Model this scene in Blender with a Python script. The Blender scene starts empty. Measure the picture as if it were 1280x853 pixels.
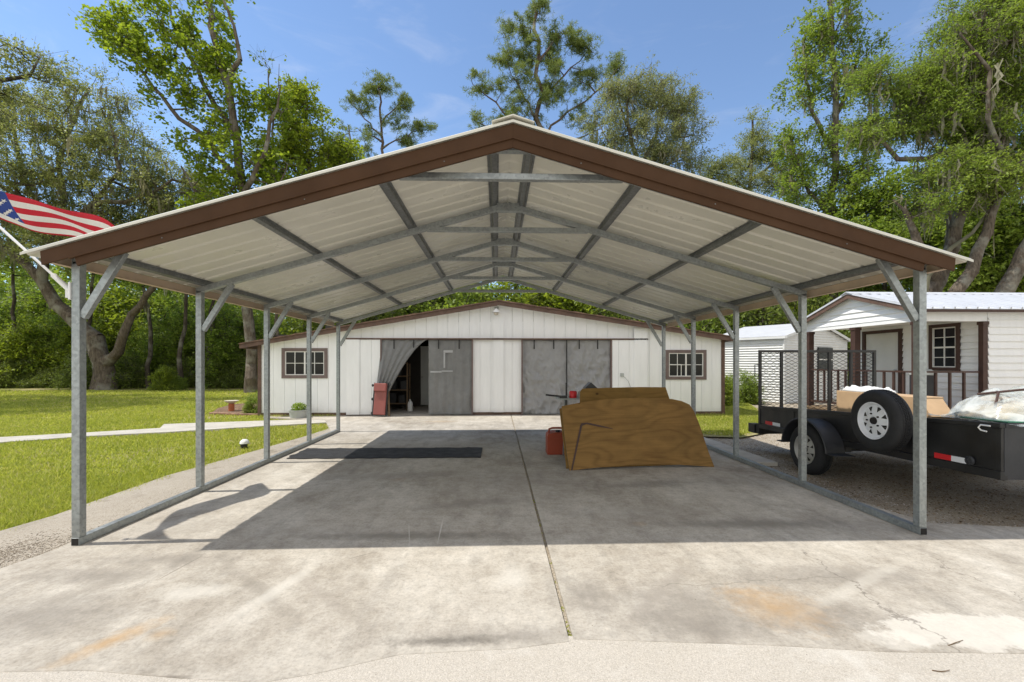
import bpy, math, random
import numpy as np
from mathutils import Vector, Matrix, noise as mnoise
R = math.radians
SC = bpy.context.scene
COL = SC.collection

# ------------------------------------------------------------------ camera model (measured from the photograph)
F = 569.0; YAW = 0.0328892; CX = -0.1277765; CH = 1.4872295; HY = 453.7068
_c, _s = math.cos(YAW), math.sin(YAW)
def ray(px, py):
    a = (px - 640) / F; b = (HY - py) / F
    return np.array([a * _c + _s, -a * _s + _c, b])
CO = np.array([CX, 0, CH])
def atY(px, py, Y):
    r = ray(px, py); return CO + r * Y / r[1]
def atX(px, py, X):
    r = ray(px, py); return CO + r * (X - CX) / r[0]
def gnd(px, py, z=0.0):
    r = ray(px, py); return CO + r * (z - CH) / r[2]

# ------------------------------------------------------------------ mesh builder
class MB:
    def __init__(self):
        self.v = []; self.f = []; self.m = []
    def add(self, vs, fs, m=0):
        b = len(self.v)
        self.v += [tuple(float(c) for c in p) for p in vs]
        for f in fs:
            self.f.append([b + i for i in f]); self.m.append(m)
    def box(self, x0, x1, y0, y1, z0, z1, m=0):
        if x0 > x1: x0, x1 = x1, x0
        if y0 > y1: y0, y1 = y1, y0
        if z0 > z1: z0, z1 = z1, z0
        vs = [(x0,y0,z0),(x1,y0,z0),(x1,y1,z0),(x0,y1,z0),(x0,y0,z1),(x1,y0,z1),(x1,y1,z1),(x0,y1,z1)]
        self.add(vs, [(0,3,2,1),(4,5,6,7),(0,1,5,4),(1,2,6,5),(2,3,7,6),(3,0,4,7)], m)
    def bar(self, p0, p1, w, h, up=(0,0,1), m=0):
        p0 = Vector(p0); p1 = Vector(p1); d = (p1 - p0).normalized(); up = Vector(up)
        s = d.cross(up)
        if s.length < 1e-4: s = d.cross(Vector((0,1,0)))
        s.normalize(); u = s.cross(d).normalized()
        vs = []
        for p in (p0, p1):
            for a, b in ((-1,-1),(1,-1),(1,1),(-1,1)):
                vs.append(p + s * (a * w / 2) + u * (b * h / 2))
        self.add(vs, [(0,1,2,3),(7,6,5,4),(0,4,5,1),(1,5,6,2),(2,6,7,3),(3,7,4,0)], m)
    def tube(self, pts, rad, n=10, cap=True, m=0):
        pts = [Vector(p) for p in pts]
        if not isinstance(rad, (list, tuple)): rad = [rad] * len(pts)
        vs = []; fs = []; pu = None
        for i, p in enumerate(pts):
            a = pts[max(i-1, 0)]; b = pts[min(i+1, len(pts)-1)]
            d = (b - a).normalized()
            if pu is None:
                pu = d.orthogonal().normalized()
            s = d.cross(pu).normalized(); u = s.cross(d).normalized(); pu = u
            for k in range(n):
                t = 2 * math.pi * k / n
                vs.append(p + (u * math.cos(t) + s * math.sin(t)) * rad[i])
        for i in range(len(pts) - 1):
            for k in range(n):
                k2 = (k + 1) % n
                fs.append((i*n+k, i*n+k2, (i+1)*n+k2, (i+1)*n+k))
        if cap:
            fs.append(tuple(range(n))[::-1]); fs.append(tuple((len(pts)-1)*n + k for k in range(n)))
        self.add(vs, fs, m)
    def lathe(self, c, prof, n=24, axis='z', m=0, cap=True):
        # prof: list of (radius, height) around an axis through c
        vs = []; fs = []
        for r, h in prof:
            for k in range(n):
                t = 2 * math.pi * k / n
                a, b = r * math.cos(t), r * math.sin(t)
                if axis == 'z': vs.append((c[0]+a, c[1]+b, c[2]+h))
                elif axis == 'x': vs.append((c[0]+h, c[1]+a, c[2]+b))
                else: vs.append((c[0]+b, c[1]+h, c[2]+a))
        for i in range(len(prof) - 1):
            for k in range(n):
                k2 = (k + 1) % n
                fs.append((i*n+k, i*n+k2, (i+1)*n+k2, (i+1)*n+k))
        if cap and prof[0][0] > 1e-6: fs.append(tuple(range(n))[::-1])
        if cap and prof[-1][0] > 1e-6: fs.append(tuple((len(prof)-1)*n + k for k in range(n)))
        self.add(vs, fs, m)
    def prism(self, poly, axis, a0, a1, m=0):
        # poly: 2D points; axis: 'y' -> (x,z) poly, 'x' -> (y,z) poly, 'z' -> (x,y) poly
        n = len(poly); vs = []
        for a in (a0, a1):
            for p, q in poly:
                vs.append({'y': (p, a, q), 'x': (a, p, q), 'z': (p, q, a)}[axis])
        fs = [tuple(range(n)), tuple(range(2*n-1, n-1, -1))]
        for i in range(n):
            j = (i + 1) % n
            fs.append((i, n+i, n+j, j))
        self.add(vs, fs, m)
    def build(self, name, mats, parent=None, smooth=False, bevel=0, solid=0, fixn=True):
        if not isinstance(mats, (list, tuple)): mats = [mats]
        off = Vector((0,0,0))
        if parent is not None:
            r = parent
            while r.parent: r = r.parent
            off = r.location
        me = bpy.data.meshes.new(name)
        me.from_pydata([tuple(Vector(p) - off) for p in self.v], [], self.f)
        for mt in mats: me.materials.append(mt)
        me.polygons.foreach_set('material_index', self.m)
        if fixn:
            import bmesh
            bm = bmesh.new(); bm.from_mesh(me)
            bmesh.ops.recalc_face_normals(bm, faces=bm.faces); bm.to_mesh(me); bm.free()
        if smooth:
            me.polygons.foreach_set('use_smooth', [True] * len(me.polygons))
        o = bpy.data.objects.new(name, me); COL.objects.link(o)
        if parent is not None: o.parent = parent
        if smooth and smooth != 'all':
            try: me.set_sharp_from_angle(angle=R(40))
            except Exception: pass
        if solid:
            md = o.modifiers.new('solid', 'SOLIDIFY'); md.thickness = solid; md.offset = 0
        if bevel:
            md = o.modifiers.new('bevel', 'BEVEL'); md.width = bevel; md.segments = 2
            md.limit_method = 'ANGLE'; md.angle_limit = R(35)
        return o

def fast_mesh(name, verts, faces, mat, parent=None, smooth=False):
    """verts (N,3) numpy, faces (M,k) numpy of equal size k"""
    me = bpy.data.meshes.new(name)
    off = np.zeros(3)
    if parent is not None:
        r = parent
        while r.parent: r = r.parent
        off = np.array(r.location)
    verts = np.ascontiguousarray(verts - off, dtype=np.float32)
    M, k = faces.shape
    me.vertices.add(len(verts)); me.vertices.foreach_set('co', verts.ravel())
    me.loops.add(M * k); me.loops.foreach_set('vertex_index', np.ascontiguousarray(faces, dtype=np.int32).ravel())
    me.polygons.add(M); me.polygons.foreach_set('loop_start', np.arange(0, M * k, k, dtype=np.int32))
    try: me.polygons.foreach_set('loop_total', np.full(M, k, dtype=np.int32))
    except Exception: pass
    if smooth: me.polygons.foreach_set('use_smooth', np.ones(M, dtype=bool))
    me.update(calc_edges=True); me.validate()
    me.materials.append(mat)
    o = bpy.data.objects.new(name, me); COL.objects.link(o)
    if parent is not None: o.parent = parent
    return o

def tag(o, label, cat, group=None):
    o['label'] = label; o['category'] = cat
    if group: o['group'] = group
    return o
def thing(name, label, cat, loc=(0,0,0), group=None):
    o = bpy.data.objects.new(name, None); COL.objects.link(o)
    o.location = loc; o.empty_display_size = 0.2
    return tag(o, label, cat, group)
def kind(o, k):
    o['kind'] = k; return o
def copy_tree(o, parent=None):
    c = o.copy(); COL.objects.link(c)
    if parent is not None:
        c.parent = parent; c.matrix_parent_inverse = o.matrix_parent_inverse
    for ch in list(o.children): copy_tree(ch, c)
    return c

# ------------------------------------------------------------------ materials
class NT:
    def __init__(self, name):
        self.mat = bpy.data.materials.new(name); self.mat.use_nodes = True
        self.t = self.mat.node_tree; self.t.nodes.clear()
        self.out = self.t.nodes.new('ShaderNodeOutputMaterial')
        self._co = None
    def n(self, typ, ins=None, **props):
        nd = self.t.nodes.new('ShaderNode' + typ)
        for k, v in props.items(): setattr(nd, k, v)
        for k, v in (ins or {}).items():
            sk = nd.inputs[k]
            if isinstance(v, bpy.types.NodeSocket): self.t.links.new(v, sk)
            elif isinstance(v, bpy.types.Node): self.t.links.new(v.outputs[0], sk)
            else: sk.default_value = v
        return nd
    def co(self):
        if self._co is None: self._co = self.n('TexCoord').outputs['Object']
        return self._co
    def noise(self, scale, detail=4, rough=0.55, co=None, dist=0.0):
        return self.n('TexNoise', {'Vector': co or self.co(), 'Scale': scale, 'Detail': detail, 'Roughness': rough, 'Distortion': dist}).outputs['Fac']
    def map(self, scale=(1,1,1), loc=(0,0,0), rot=(0,0,0), co=None):
        return self.n('Mapping', {'Vector': co or self.co(), 'Scale': scale, 'Location': loc, 'Rotation': rot}).outputs[0]
    def math(self, op, a, b=0.0, c=None, clamp=False):
        ins = {0: a, 1: b}
        if c is not None: ins[2] = c
        return self.n('Math', ins, operation=op, use_clamp=clamp).outputs[0]
    def ramp(self, fac, stops, interp='LINEAR'):
        nd = self.n('ValToRGB', {'Fac': fac}); cr = nd.color_ramp; cr.interpolation = interp
        while len(cr.elements) > 1: cr.elements.remove(cr.elements[-1])
        def c4(c): return (c, c, c, 1) if isinstance(c, (int, float)) else (*c, 1)
        cr.elements[0].position = stops[0][0]; cr.elements[0].color = c4(stops[0][1])
        for p, c in stops[1:]:
            e = cr.elements.new(p); e.color = c4(c)
        return nd.outputs['Color']
    def mix(self, fac, a, b, blend='MIX'):
        nd = self.n('Mix', {}, data_type='RGBA', blend_type=blend)
        for i, v in ((0, fac), (6, a), (7, b)):
            sk = nd.inputs[i]
            if isinstance(v, bpy.types.NodeSocket): self.t.links.new(v, sk)
            elif isinstance(v, (int, float)): sk.default_value = v if i == 0 else (v, v, v, 1)
            else: sk.default_value = (*v, 1)
        return nd.outputs[2]
    def bump(self, h, strength=0.3, dist=0.01, normal=None):
        ins = {'Height': h, 'Strength': strength, 'Distance': dist}
        if normal: ins['Normal'] = normal
        return self.n('Bump', ins).outputs[0]
    def pbr(self, col, rough=0.6, metal=0.0, normal=None, spec=0.5, **kw):
        ins = {'Roughness': rough, 'Metallic': metal, 'Specular IOR Level': spec}
        ins['Base Color'] = col if isinstance(col, bpy.types.NodeSocket) else (*col, 1)
        if normal: ins['Normal'] = normal
        for k, v in kw.items(): ins[k] = v
        b = self.n('BsdfPrincipled', ins)
        return b.outputs[0]
    def done(self, sh):
        self.t.links.new(sh, self.out.inputs['Surface']); return self.mat

def simple(name, col, rough=0.6, metal=0.0, var=0.12, vs=3.0, bs=40, bstr=0.1, spec=0.5, fine=0.0):
    t = NT(name)
    a = tuple(c * (1 - var) for c in col); b = tuple(min(1, c * (1 + var)) for c in col)
    c = t.ramp(t.noise(vs, 6, 0.6), [(0.3, a), (0.7, b)])
    if fine: c = t.mix(1.0, c, t.ramp(t.noise(120, 3), [(0.3, 1 - fine), (0.7, 1.0)]), 'MULTIPLY')
    nm = t.bump(t.noise(bs, 4), bstr, 0.01) if bstr else None
    rr = t.ramp(t.noise(vs * 2.3, 4), [(0.3, max(0.02, rough - 0.1)), (0.7, min(1, rough + 0.1))])
    return t.done(t.pbr(c, rr, metal, nm, spec))

def leafmat(name, c1, c2, trans=0.35, rough=0.5, extra=()):
    t = NT(name)
    rnd = t.n('NewGeometry').outputs['Random Per Island']
    big = t.noise(0.35, 3)
    f = t.math('ADD', t.math('MULTIPLY', rnd, 0.65), t.math('MULTIPLY', big, 0.45), clamp=True)
    c = t.ramp(f, [(0.2, c1), (0.78, c2), *extra])
    p = t.pbr(c, rough, 0, None, 0.35)
    tr = t.n('BsdfTranslucent', {'Color': t.mix(0.5, c, tuple(min(1, x * k) for x, k in zip(c2, (1.5, 1.5, 0.7))))}).outputs[0]
    m = t.n('MixShader', {0: trans, 1: p, 2: tr}).outputs[0]
    return t.done(m)

def barkmat(name, c1, c2):
    t = NT(name)
    co = t.map((4, 4, 0.8))
    nz = t.noise(3, 8, 0.7, co)
    c = t.ramp(nz, [(0.3, c1), (0.7, c2)])
    c = t.mix(t.ramp(t.noise(1.3, 4), [(0.5, 0.0), (0.65, 0.6)]), c, (0.33, 0.33, 0.28))
    return t.done(t.pbr(c, 0.95, 0, t.bump(nz, 0.9, 0.05), 0.2))

def concrete():
    t = NT('weathered concrete'); co = t.co()
    sep = t.n('SeparateXYZ', {0: co}); x, y = sep.outputs[0], sep.outputs[1]
    big = t.noise(0.6, 7, 0.62, dist=0.6); mid = t.noise(2.6, 9, 0.7, t.map((1.5, 1.0, 1), rot=(0, 0, 0.35)))
    f = t.math('ADD', t.math('MULTIPLY', big, 0.55), t.math('MULTIPLY', mid, 0.45))
    c = t.ramp(f, [(0.34, (0.285, 0.252, 0.208)), (0.45, (0.395, 0.36, 0.308)), (0.55, (0.485, 0.45, 0.393)), (0.66, (0.58, 0.548, 0.49))])
    # tyre sweeps
    st = t.noise(1.4, 7, 0.62, t.map((2.6, 0.55, 1), rot=(0, 0, -0.5)))
    c = t.mix(t.ramp(st, [(0.52, 0.0), (0.70, 0.5)]), c, (0.24, 0.222, 0.195))
    # aggregate at several sizes
    c = t.mix(1.0, c, t.ramp(t.noise(13, 6, 0.75), [(0.30, 0.80), (0.5, 1.0), (0.70, 1.13)]), 'MULTIPLY')
    c = t.mix(1.0, c, t.ramp(t.noise(48, 5, 0.75), [(0.28, 0.74), (0.5, 1.0), (0.72, 1.12)]), 'MULTIPLY')
    vor = t.n('TexVoronoi', {'Vector': co, 'Scale': 26.0}).outputs['Distance']
    c = t.mix(t.math('MULTIPLY', t.ramp(vor, [(0.05, 0.7), (0.13, 0.0)]), t.ramp(t.noise(1.7, 4), [(0.42, 0.0), (0.6, 1.0)])), c, (0.15, 0.13, 0.11))
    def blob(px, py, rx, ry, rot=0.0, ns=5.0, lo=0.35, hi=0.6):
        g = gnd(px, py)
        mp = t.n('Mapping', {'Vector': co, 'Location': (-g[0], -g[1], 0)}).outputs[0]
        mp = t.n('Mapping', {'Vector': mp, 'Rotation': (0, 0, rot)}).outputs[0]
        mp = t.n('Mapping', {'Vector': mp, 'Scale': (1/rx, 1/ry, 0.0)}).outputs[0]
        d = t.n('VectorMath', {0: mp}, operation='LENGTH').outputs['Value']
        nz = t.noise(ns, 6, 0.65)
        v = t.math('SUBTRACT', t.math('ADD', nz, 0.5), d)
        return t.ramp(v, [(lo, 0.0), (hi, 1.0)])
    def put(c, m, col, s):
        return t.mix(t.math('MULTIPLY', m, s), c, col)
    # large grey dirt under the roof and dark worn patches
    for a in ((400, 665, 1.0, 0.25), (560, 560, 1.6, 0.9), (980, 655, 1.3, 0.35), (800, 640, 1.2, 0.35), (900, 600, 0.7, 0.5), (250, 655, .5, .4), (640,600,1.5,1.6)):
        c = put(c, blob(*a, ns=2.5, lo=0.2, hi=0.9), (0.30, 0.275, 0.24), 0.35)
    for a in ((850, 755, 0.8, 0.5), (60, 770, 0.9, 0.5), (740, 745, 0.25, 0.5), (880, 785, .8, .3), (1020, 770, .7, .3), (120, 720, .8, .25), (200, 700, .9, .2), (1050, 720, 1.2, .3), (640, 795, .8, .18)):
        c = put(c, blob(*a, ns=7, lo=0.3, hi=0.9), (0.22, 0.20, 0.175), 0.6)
    c = put(c, blob(560, 801, 0.62, 0.085, 0.0, 22, 0.3, 0.9), (0.12, 0.11, 0.095), 0.7)
    c = put(c, blob(215, 847, 0.18, 0.03, 0.0, 14, 0.3, 0.8), (0.14, 0.12, 0.10), 0.6)
    # pale scoured patches
    for a in ((240, 740, 0.5, 0.22), (640, 720, 0.25, 0.4), (1290, 800, .4, .2)):
        c = put(c, blob(*a, ns=6, lo=0.35, hi=0.8), (0.62, 0.595, 0.54), 0.5)
    c = put(c, blob(1215, 790, 0.95, 0.30, 0.0, 6, 0.40, 0.52), (0.64, 0.61, 0.55), 0.62)
    c = put(c, blob(1120, 800, 0.30, 0.18, 0.0, 8, 0.40, 0.55), (0.64, 0.61, 0.55), 0.4)
    def seg(xa, ya, xb, yb, w, ns=8, lo=0.3, hi=0.8):
        a, b_ = gnd(xa, ya), gnd(xb, yb); m_ = (a + b_) / 2; L_ = np.linalg.norm(b_ - a)
        mp = t.n('Mapping', {'Vector': co, 'Location': (-m_[0], -m_[1], 0)}).outputs[0]
        mp = t.n('Mapping', {'Vector': mp, 'Rotation': (0, 0, -math.atan2(b_[1] - a[1], b_[0] - a[0]))}).outputs[0]
        mp = t.n('Mapping', {'Vector': mp, 'Scale': (1.6 / L_, 1 / w, 0.0)}).outputs[0]
        d = t.n('VectorMath', {0: mp}, operation='LENGTH').outputs['Value']
        return t.ramp(t.math('SUBTRACT', t.math('ADD', t.noise(ns, 6, 0.65), 0.5), d), [(lo, 0.0), (hi, 1.0)])
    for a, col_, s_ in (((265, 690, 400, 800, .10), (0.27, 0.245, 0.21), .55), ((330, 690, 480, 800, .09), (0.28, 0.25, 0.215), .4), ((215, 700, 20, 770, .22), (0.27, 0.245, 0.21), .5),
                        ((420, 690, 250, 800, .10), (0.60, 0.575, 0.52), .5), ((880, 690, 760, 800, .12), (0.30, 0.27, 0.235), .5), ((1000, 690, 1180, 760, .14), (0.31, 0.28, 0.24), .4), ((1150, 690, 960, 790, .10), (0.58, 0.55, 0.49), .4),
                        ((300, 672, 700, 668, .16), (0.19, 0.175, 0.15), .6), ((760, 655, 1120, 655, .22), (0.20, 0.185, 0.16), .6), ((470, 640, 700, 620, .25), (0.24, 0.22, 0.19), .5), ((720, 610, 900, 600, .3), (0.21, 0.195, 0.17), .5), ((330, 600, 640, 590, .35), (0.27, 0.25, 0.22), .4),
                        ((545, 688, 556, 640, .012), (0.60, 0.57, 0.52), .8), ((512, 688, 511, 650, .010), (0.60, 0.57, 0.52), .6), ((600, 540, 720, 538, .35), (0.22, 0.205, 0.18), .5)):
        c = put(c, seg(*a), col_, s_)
    for a in ((262, 690, 192, 728, .010), (430, 700, 470, 690, .008)):
        c = put(c, seg(*a, 3, .2, .4), (0.2, 0.18, 0.155), 0.6)
    # rust
    for px, py, rx, ry, ro, s in ((970, 758, 0.46, 0.40, 0.5, 0.5), (930, 740, .3, .1, .2, .25), (142, 800, 0.42, 0.12, -1.02, 0.6), (200, 793, 0.13, 0.10, 0, 0.35), (745, 530, 0.75, 0.5, 0, 0.5), (550, 527, 0.8, 0.35, 0, 0.25), (500,600,.2,.2,0,.15), (800,655,.12,.1,0,.25)):
        c = put(c, blob(px, py, rx, ry, ro, 16, 0.25, 1.05), (0.47, 0.29, 0.125), s)
    # cracks
    def crack(x0, slope, y0, y1, w, amp, horiz=False):
        u, v = (y, x) if horiz else (x, y)
        nz = t.noise(2.6, 5, 0.6)
        off = t.math('MULTIPLY', t.math('SUBTRACT', nz, 0.5), amp)
        d = t.math('ABSOLUTE', t.math('ADD', t.math('SUBTRACT', u, t.math('ADD', t.math('MULTIPLY', v, slope), x0)), off))
        m = t.ramp(d, [(0.0, 1.0), (w, 0.0)])
        inr = t.math('MULTIPLY', t.math('GREATER_THAN', v, y0), t.math('LESS_THAN', v, y1))
        return t.math('MULTIPLY', m, inr)
    for a in ((2.27, 0.0, 2.2, 3.5, 0.010, 0.5), (2.85, 0.1, 2.3, 3.4, 0.008, 0.6)):
        c = put(c, crack(*a), (0.17, 0.15, 0.13), 0.75)
    c = put(c, crack(2.95, 0.06, 0.9, 2.3, 0.008, 0.3, True), (0.2, 0.18, 0.15), 0.6)
    c = put(c, crack(2.15, 0.9, -2.6, -1.6, 0.008, 0.15, True), (0.2, 0.18, 0.15), 0.5)
    h = t.math('ADD', t.noise(55, 6, 0.7), t.math('MULTIPLY', t.noise(7, 5), 0.6))
    return t.done(t.pbr(c, 0.95, 0, t.bump(h, 0.35, 0.006), 0.06))

def gravelmat(name, stops, vscale=40, spec=0.2, bstr=0.8, patch=None):
    t = NT(name); co = t.co()
    v = t.n('TexVoronoi', {'Vector': co, 'Scale': float(vscale)})
    rnd = t.n('SeparateColor', {0: v.outputs['Color']}).outputs[0]
    f = t.math('ADD', t.math('MULTIPLY', rnd, 0.5), t.math('MULTIPLY', t.noise(1.2, 7, 0.65), 0.5))
    c = t.ramp(f, stops)
    c = t.mix(1.0, c, t.ramp(t.noise(160, 3), [(0.3, 0.75), (0.7, 1.1)]), 'MULTIPLY')
    if patch:
        c = t.mix(t.ramp(t.noise(patch[0], 6, 0.65), [(patch[1], 0.0), (patch[2], 0.85)]), c, patch[3])
    h = t.math('ADD', t.math('MULTIPLY', v.outputs['Distance'], -1.0), t.noise(9, 5))
    return t.done(t.pbr(c, 0.95, 0, t.bump(h, bstr, 0.02), spec))

def plymat(name, c1, c2, rot=0.0, seed=0.0):
    t = NT(name)
    warp = t.noise(1.0, 2, 0.45, t.map((0.55, 0.0, 1.7), loc=(seed, 0, seed)))
    z = t.n('SeparateXYZ', {0: t.co()}).outputs[2]
    ph = t.math('ADD', t.math('MULTIPLY', z, 45.0), t.math('MULTIPLY', warp, 85.0))
    w = t.math('ADD', t.math('MULTIPLY', t.math('SINE', ph), 0.5), 0.5)
    w = t.math('POWER', w, 2.2)
    fib = t.noise(26, 6, 0.7, t.map((0.10, 0.0, 2.2), loc=(seed, 0, 0)))
    g = t.math('ADD', t.math('MULTIPLY', w, 0.11), t.math('ADD', t.math('MULTIPLY', fib, 0.48), t.math('MULTIPLY', t.noise(2.2, 6, 0.65, t.map((0.6, 1, 1.6))), 0.42)))
    c = t.ramp(g, [(0.22, c2), (0.75, c1)])
    kn = t.n('TexVoronoi', {'Vector': t.map((1.0, 0.0, 1.35), loc=(seed, 0, seed)), 'Scale': 2.3}).outputs['Distance']
    c = t.mix(t.ramp(kn, [(0.03, 0.9), (0.075, 0.0)]), c, (0.04, 0.018, 0.006))
    c = t.mix(t.ramp(t.noise(1.5, 6, 0.65), [(0.48, 0.0), (0.75, 0.6)]), c, (0.12, 0.075, 0.026))
    return t.done(t.pbr(c, 0.8, 0, t.bump(g, 0.15, 0.004), 0.2))

def galv(name, base=(0.52, 0.55, 0.56)):
    t = NT(name)
    v = t.n('TexVoronoi', {'Vector': t.co(), 'Scale': 45.0})
    rnd = t.n('SeparateColor', {0: v.outputs['Color']}).outputs[0]
    f = t.math('ADD', t.math('MULTIPLY', rnd, 0.35), t.math('MULTIPLY', t.noise(4, 6), 0.65))
    c = t.ramp(f, [(0.25, tuple(b * 0.72 for b in base)), (0.75, tuple(min(1, b * 1.12) for b in base))])
    rr = t.ramp(t.noise(8, 5), [(0.3, 0.38), (0.7, 0.6)])
    return t.done(t.pbr(c, rr, 0.7, t.bump(t.noise(20, 3), 0.05, 0.01), 0.5))

def tarpmat(name, c1, c2, alpha, wr=6.0, seed=0):
    t = NT(name)
    co = t.map((1, 1, 1), loc=(seed, 0, seed))
    n1 = t.noise(wr, 5, 0.6, co, 0.8); n2 = t.noise(60, 3, 0.6, co)
    c = t.ramp(n1, [(0.3, c1), (0.7, c2)])
    p = t.pbr(c, 0.38, 0, t.bump(n2, 0.1, 0.004), 0.5)
    tl = t.n('BsdfTranslucent', {'Color': (*c2, 1)}).outputs[0]
    m = t.n('MixShader', {0: 0.2, 1: p, 2: tl}).outputs[0]
    tr = t.n('BsdfTransparent', {'Color': (0.9, 0.92, 0.95, 1)}).outputs[0]
    return t.done(t.n('MixShader', {0: alpha, 1: m, 2: tr}).outputs[0])

M = {}
M['concrete'] = concrete()
M['apron'] = gravelmat('pale crushed shell apron', [(0.25, (0.45, 0.41, 0.35)), (0.5, (0.50, 0.46, 0.40)), (0.75, (0.55, 0.51, 0.45))], 190, bstr=0.15, patch=(2.0, 0.55, 0.75, (0.62, 0.60, 0.55)))
M['gravel'] = gravelmat('sandy gravel with leaf litter', [(0.2, (0.27, 0.225, 0.165)), (0.45, (0.42, 0.365, 0.285)), (0.75, (0.54, 0.48, 0.39))], 120, bstr=0.5, patch=(0.8, 0.52, 0.72, (0.17, 0.125, 0.08)))
M['strip'] = gravelmat('dirty cement strip', [(0.2, (0.30, 0.26, 0.205)), (0.5, (0.42, 0.375, 0.31)), (0.8, (0.50, 0.455, 0.39))], 190, bstr=0.25, patch=(2.2, 0.55, 0.72, (0.20, 0.17, 0.13)))
M['path'] = simple('pale path concrete', (0.52, 0.49, 0.43), 0.9, var=0.15, fine=0.2)
M['litter'] = gravelmat('woodland leaf litter', [(0.2, (0.035, 0.028, 0.015)), (0.5, (0.085, 0.065, 0.035)), (0.8, (0.15, 0.11, 0.06))], 18, patch=(0.3, 0.45, 0.65, (0.045, 0.06, 0.018)))
def lawnmat():
    t = NT('mown lawn turf')
    f = t.noise(0.5, 8, 0.7); g = t.noise(18, 5, 0.7)
    c = t.ramp(t.math('ADD', t.math('MULTIPLY', f, 0.6), t.math('MULTIPLY', g, 0.4)), [(0.3, (0.13, 0.17, 0.03)), (0.46, (0.22, 0.235, 0.06)), (0.54, (0.33, 0.29, 0.14)), (0.66, (0.42, 0.36, 0.23))])
    return t.done(t.pbr(c, 0.95, 0, t.bump(t.noise(40, 5), 0.8, 0.03), 0.1))
M['lawn'] = lawnmat()
M['blade'] = leafmat('grass blades', (0.19, 0.26, 0.03), (0.50, 0.52, 0.12), 0.45, 0.6, ((0.88, (0.62, 0.53, 0.29)),))
M['galv'] = galv('galvanised steel tube', (0.36, 0.385, 0.385))
M['galvdark'] = galv('dull galvanised channel', (0.22, 0.23, 0.23))
M['hole'] = simple('open tube end', (0.02, 0.017, 0.015), 0.9)
M['panel'] = simple('almond painted roof sheet', (0.63, 0.615, 0.54), 0.34, var=0.08, bstr=0.02, vs=1.2)
M['brown'] = simple('brown painted steel trim', (0.070, 0.036, 0.019), 0.6, var=0.15, bstr=0.02, spec=0.12)
M['tan'] = simple('tan trim underside', (0.55, 0.42, 0.31), 0.6, var=0.1)
def whitewood(name, col):
    t = NT(name)
    n1 = t.noise(2.5, 8, 0.65, t.map((3.0, 1, 0.5)))
    c = t.ramp(n1, [(0.25, tuple(k * 0.93 for k in col)), (0.55, col), (0.8, tuple(min(1, k * 1.05) for k in col))])
    z = t.n('SeparateXYZ', {0: t.co()}).outputs[2]
    d = t.math('MULTIPLY', t.ramp(t.math('ADD', z, t.math('MULTIPLY', t.noise(6, 5, 0.7), 0.3)), [(0.08, 1.0), (0.36, 0.0)]), 0.35)
    c = t.mix(d, c, (0.42, 0.38, 0.31))
    return t.done(t.pbr(c, 0.6, 0, t.bump(t.noise(9, 6, 0.7, t.map((8, 1, 0.4))), 0.15, 0.01), 0.4))
M['white'] = whitewood('white painted siding', (0.88, 0.885, 0.885))
M['cream'] = whitewood('white vinyl lap siding', (0.84, 0.845, 0.84))
M['trimbrown'] = simple('weathered brown wood trim', (0.125, 0.075, 0.055), 0.75, var=0.3, vs=6)
M['wintrim'] = simple('grey brown window casing', (0.17, 0.125, 0.115), 0.75, var=0.15, vs=6)
M['darkbrown'] = simple('dark brown stained wood', (0.06, 0.028, 0.020), 0.6, var=0.2, vs=6)
M['rustroof'] = simple('rusty brown sheet roof', (0.16, 0.095, 0.065), 0.8, var=0.5, vs=5)
M['whiteroof'] = simple('white ribbed metal roof', (0.54, 0.56, 0.60), 0.45, var=0.06, bstr=0.02)
M['shedwhite'] = simple('pale corrugated steel', (0.70, 0.71, 0.70), 0.5, var=0.06, bstr=0.02)
M['muntin'] = simple('white window bars', (0.78, 0.77, 0.74), 0.5, var=0.05)
def glass():
    t = NT('dark window glass')
    return t.done(t.pbr((0.010, 0.012, 0.015), 0.08, 0, None, 0.22))
M['glass'] = glass()
M['tarpA'] = tarpmat('grey mesh tarp, worn thin', (0.29, 0.29, 0.287), (0.37, 0.37, 0.365), 0.33, 5, 0)
M['tarpB'] = tarpmat('crumpled grey plastic tarp', (0.35, 0.35, 0.353), (0.43, 0.43, 0.435), 0.06, 2.5, 7)
M['tape'] = simple('pale patch tape', (0.40, 0.405, 0.41), 0.6)
M['black'] = simple('black satin paint', (0.017, 0.0165, 0.0165), 0.42, var=0.55, vs=2.2, bstr=0.08)
M['blackgrey'] = simple('dusty black plastic', (0.03, 0.031, 0.035), 0.5, var=0.2)
M['rubber'] = simple('tyre rubber', (0.018, 0.018, 0.019), 0.75, var=0.25, bs=60, bstr=0.2)
M['mat'] = simple('black rubber matting', (0.022, 0.023, 0.026), 0.75, var=0.3, bs=90, bstr=0.5, fine=0.3)
M['rimwhite'] = simple('white steel rim', (0.78, 0.79, 0.82), 0.35, var=0.04, bstr=0.0)
M['rimgrey'] = simple('dusty silver steel rim', (0.45, 0.44, 0.41), 0.45, metal=0.4, var=0.15)
M['chrome'] = simple('bare steel', (0.5, 0.5, 0.5), 0.3, metal=1.0, var=0.1)
M['red'] = simple('red plastic', (0.34, 0.058, 0.022), 0.55, var=0.12)
M['fadedred'] = simple('faded red vinyl', (0.30, 0.088, 0.075), 0.6, var=0.15, fine=0.15)
M['redrefl'] = simple('red reflective tape', (0.65, 0.02, 0.025), 0.4, var=0.05)
M['whiterefl'] = simple('white reflective tape', (0.75, 0.76, 0.78), 0.4, var=0.05)
M['card'] = simple('brown cardboard', (0.50, 0.34, 0.20), 0.85, var=0.1, vs=5)
M['kraft'] = simple('buff wrapping paper', (0.62, 0.47, 0.33), 0.75, var=0.12, vs=4)
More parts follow.
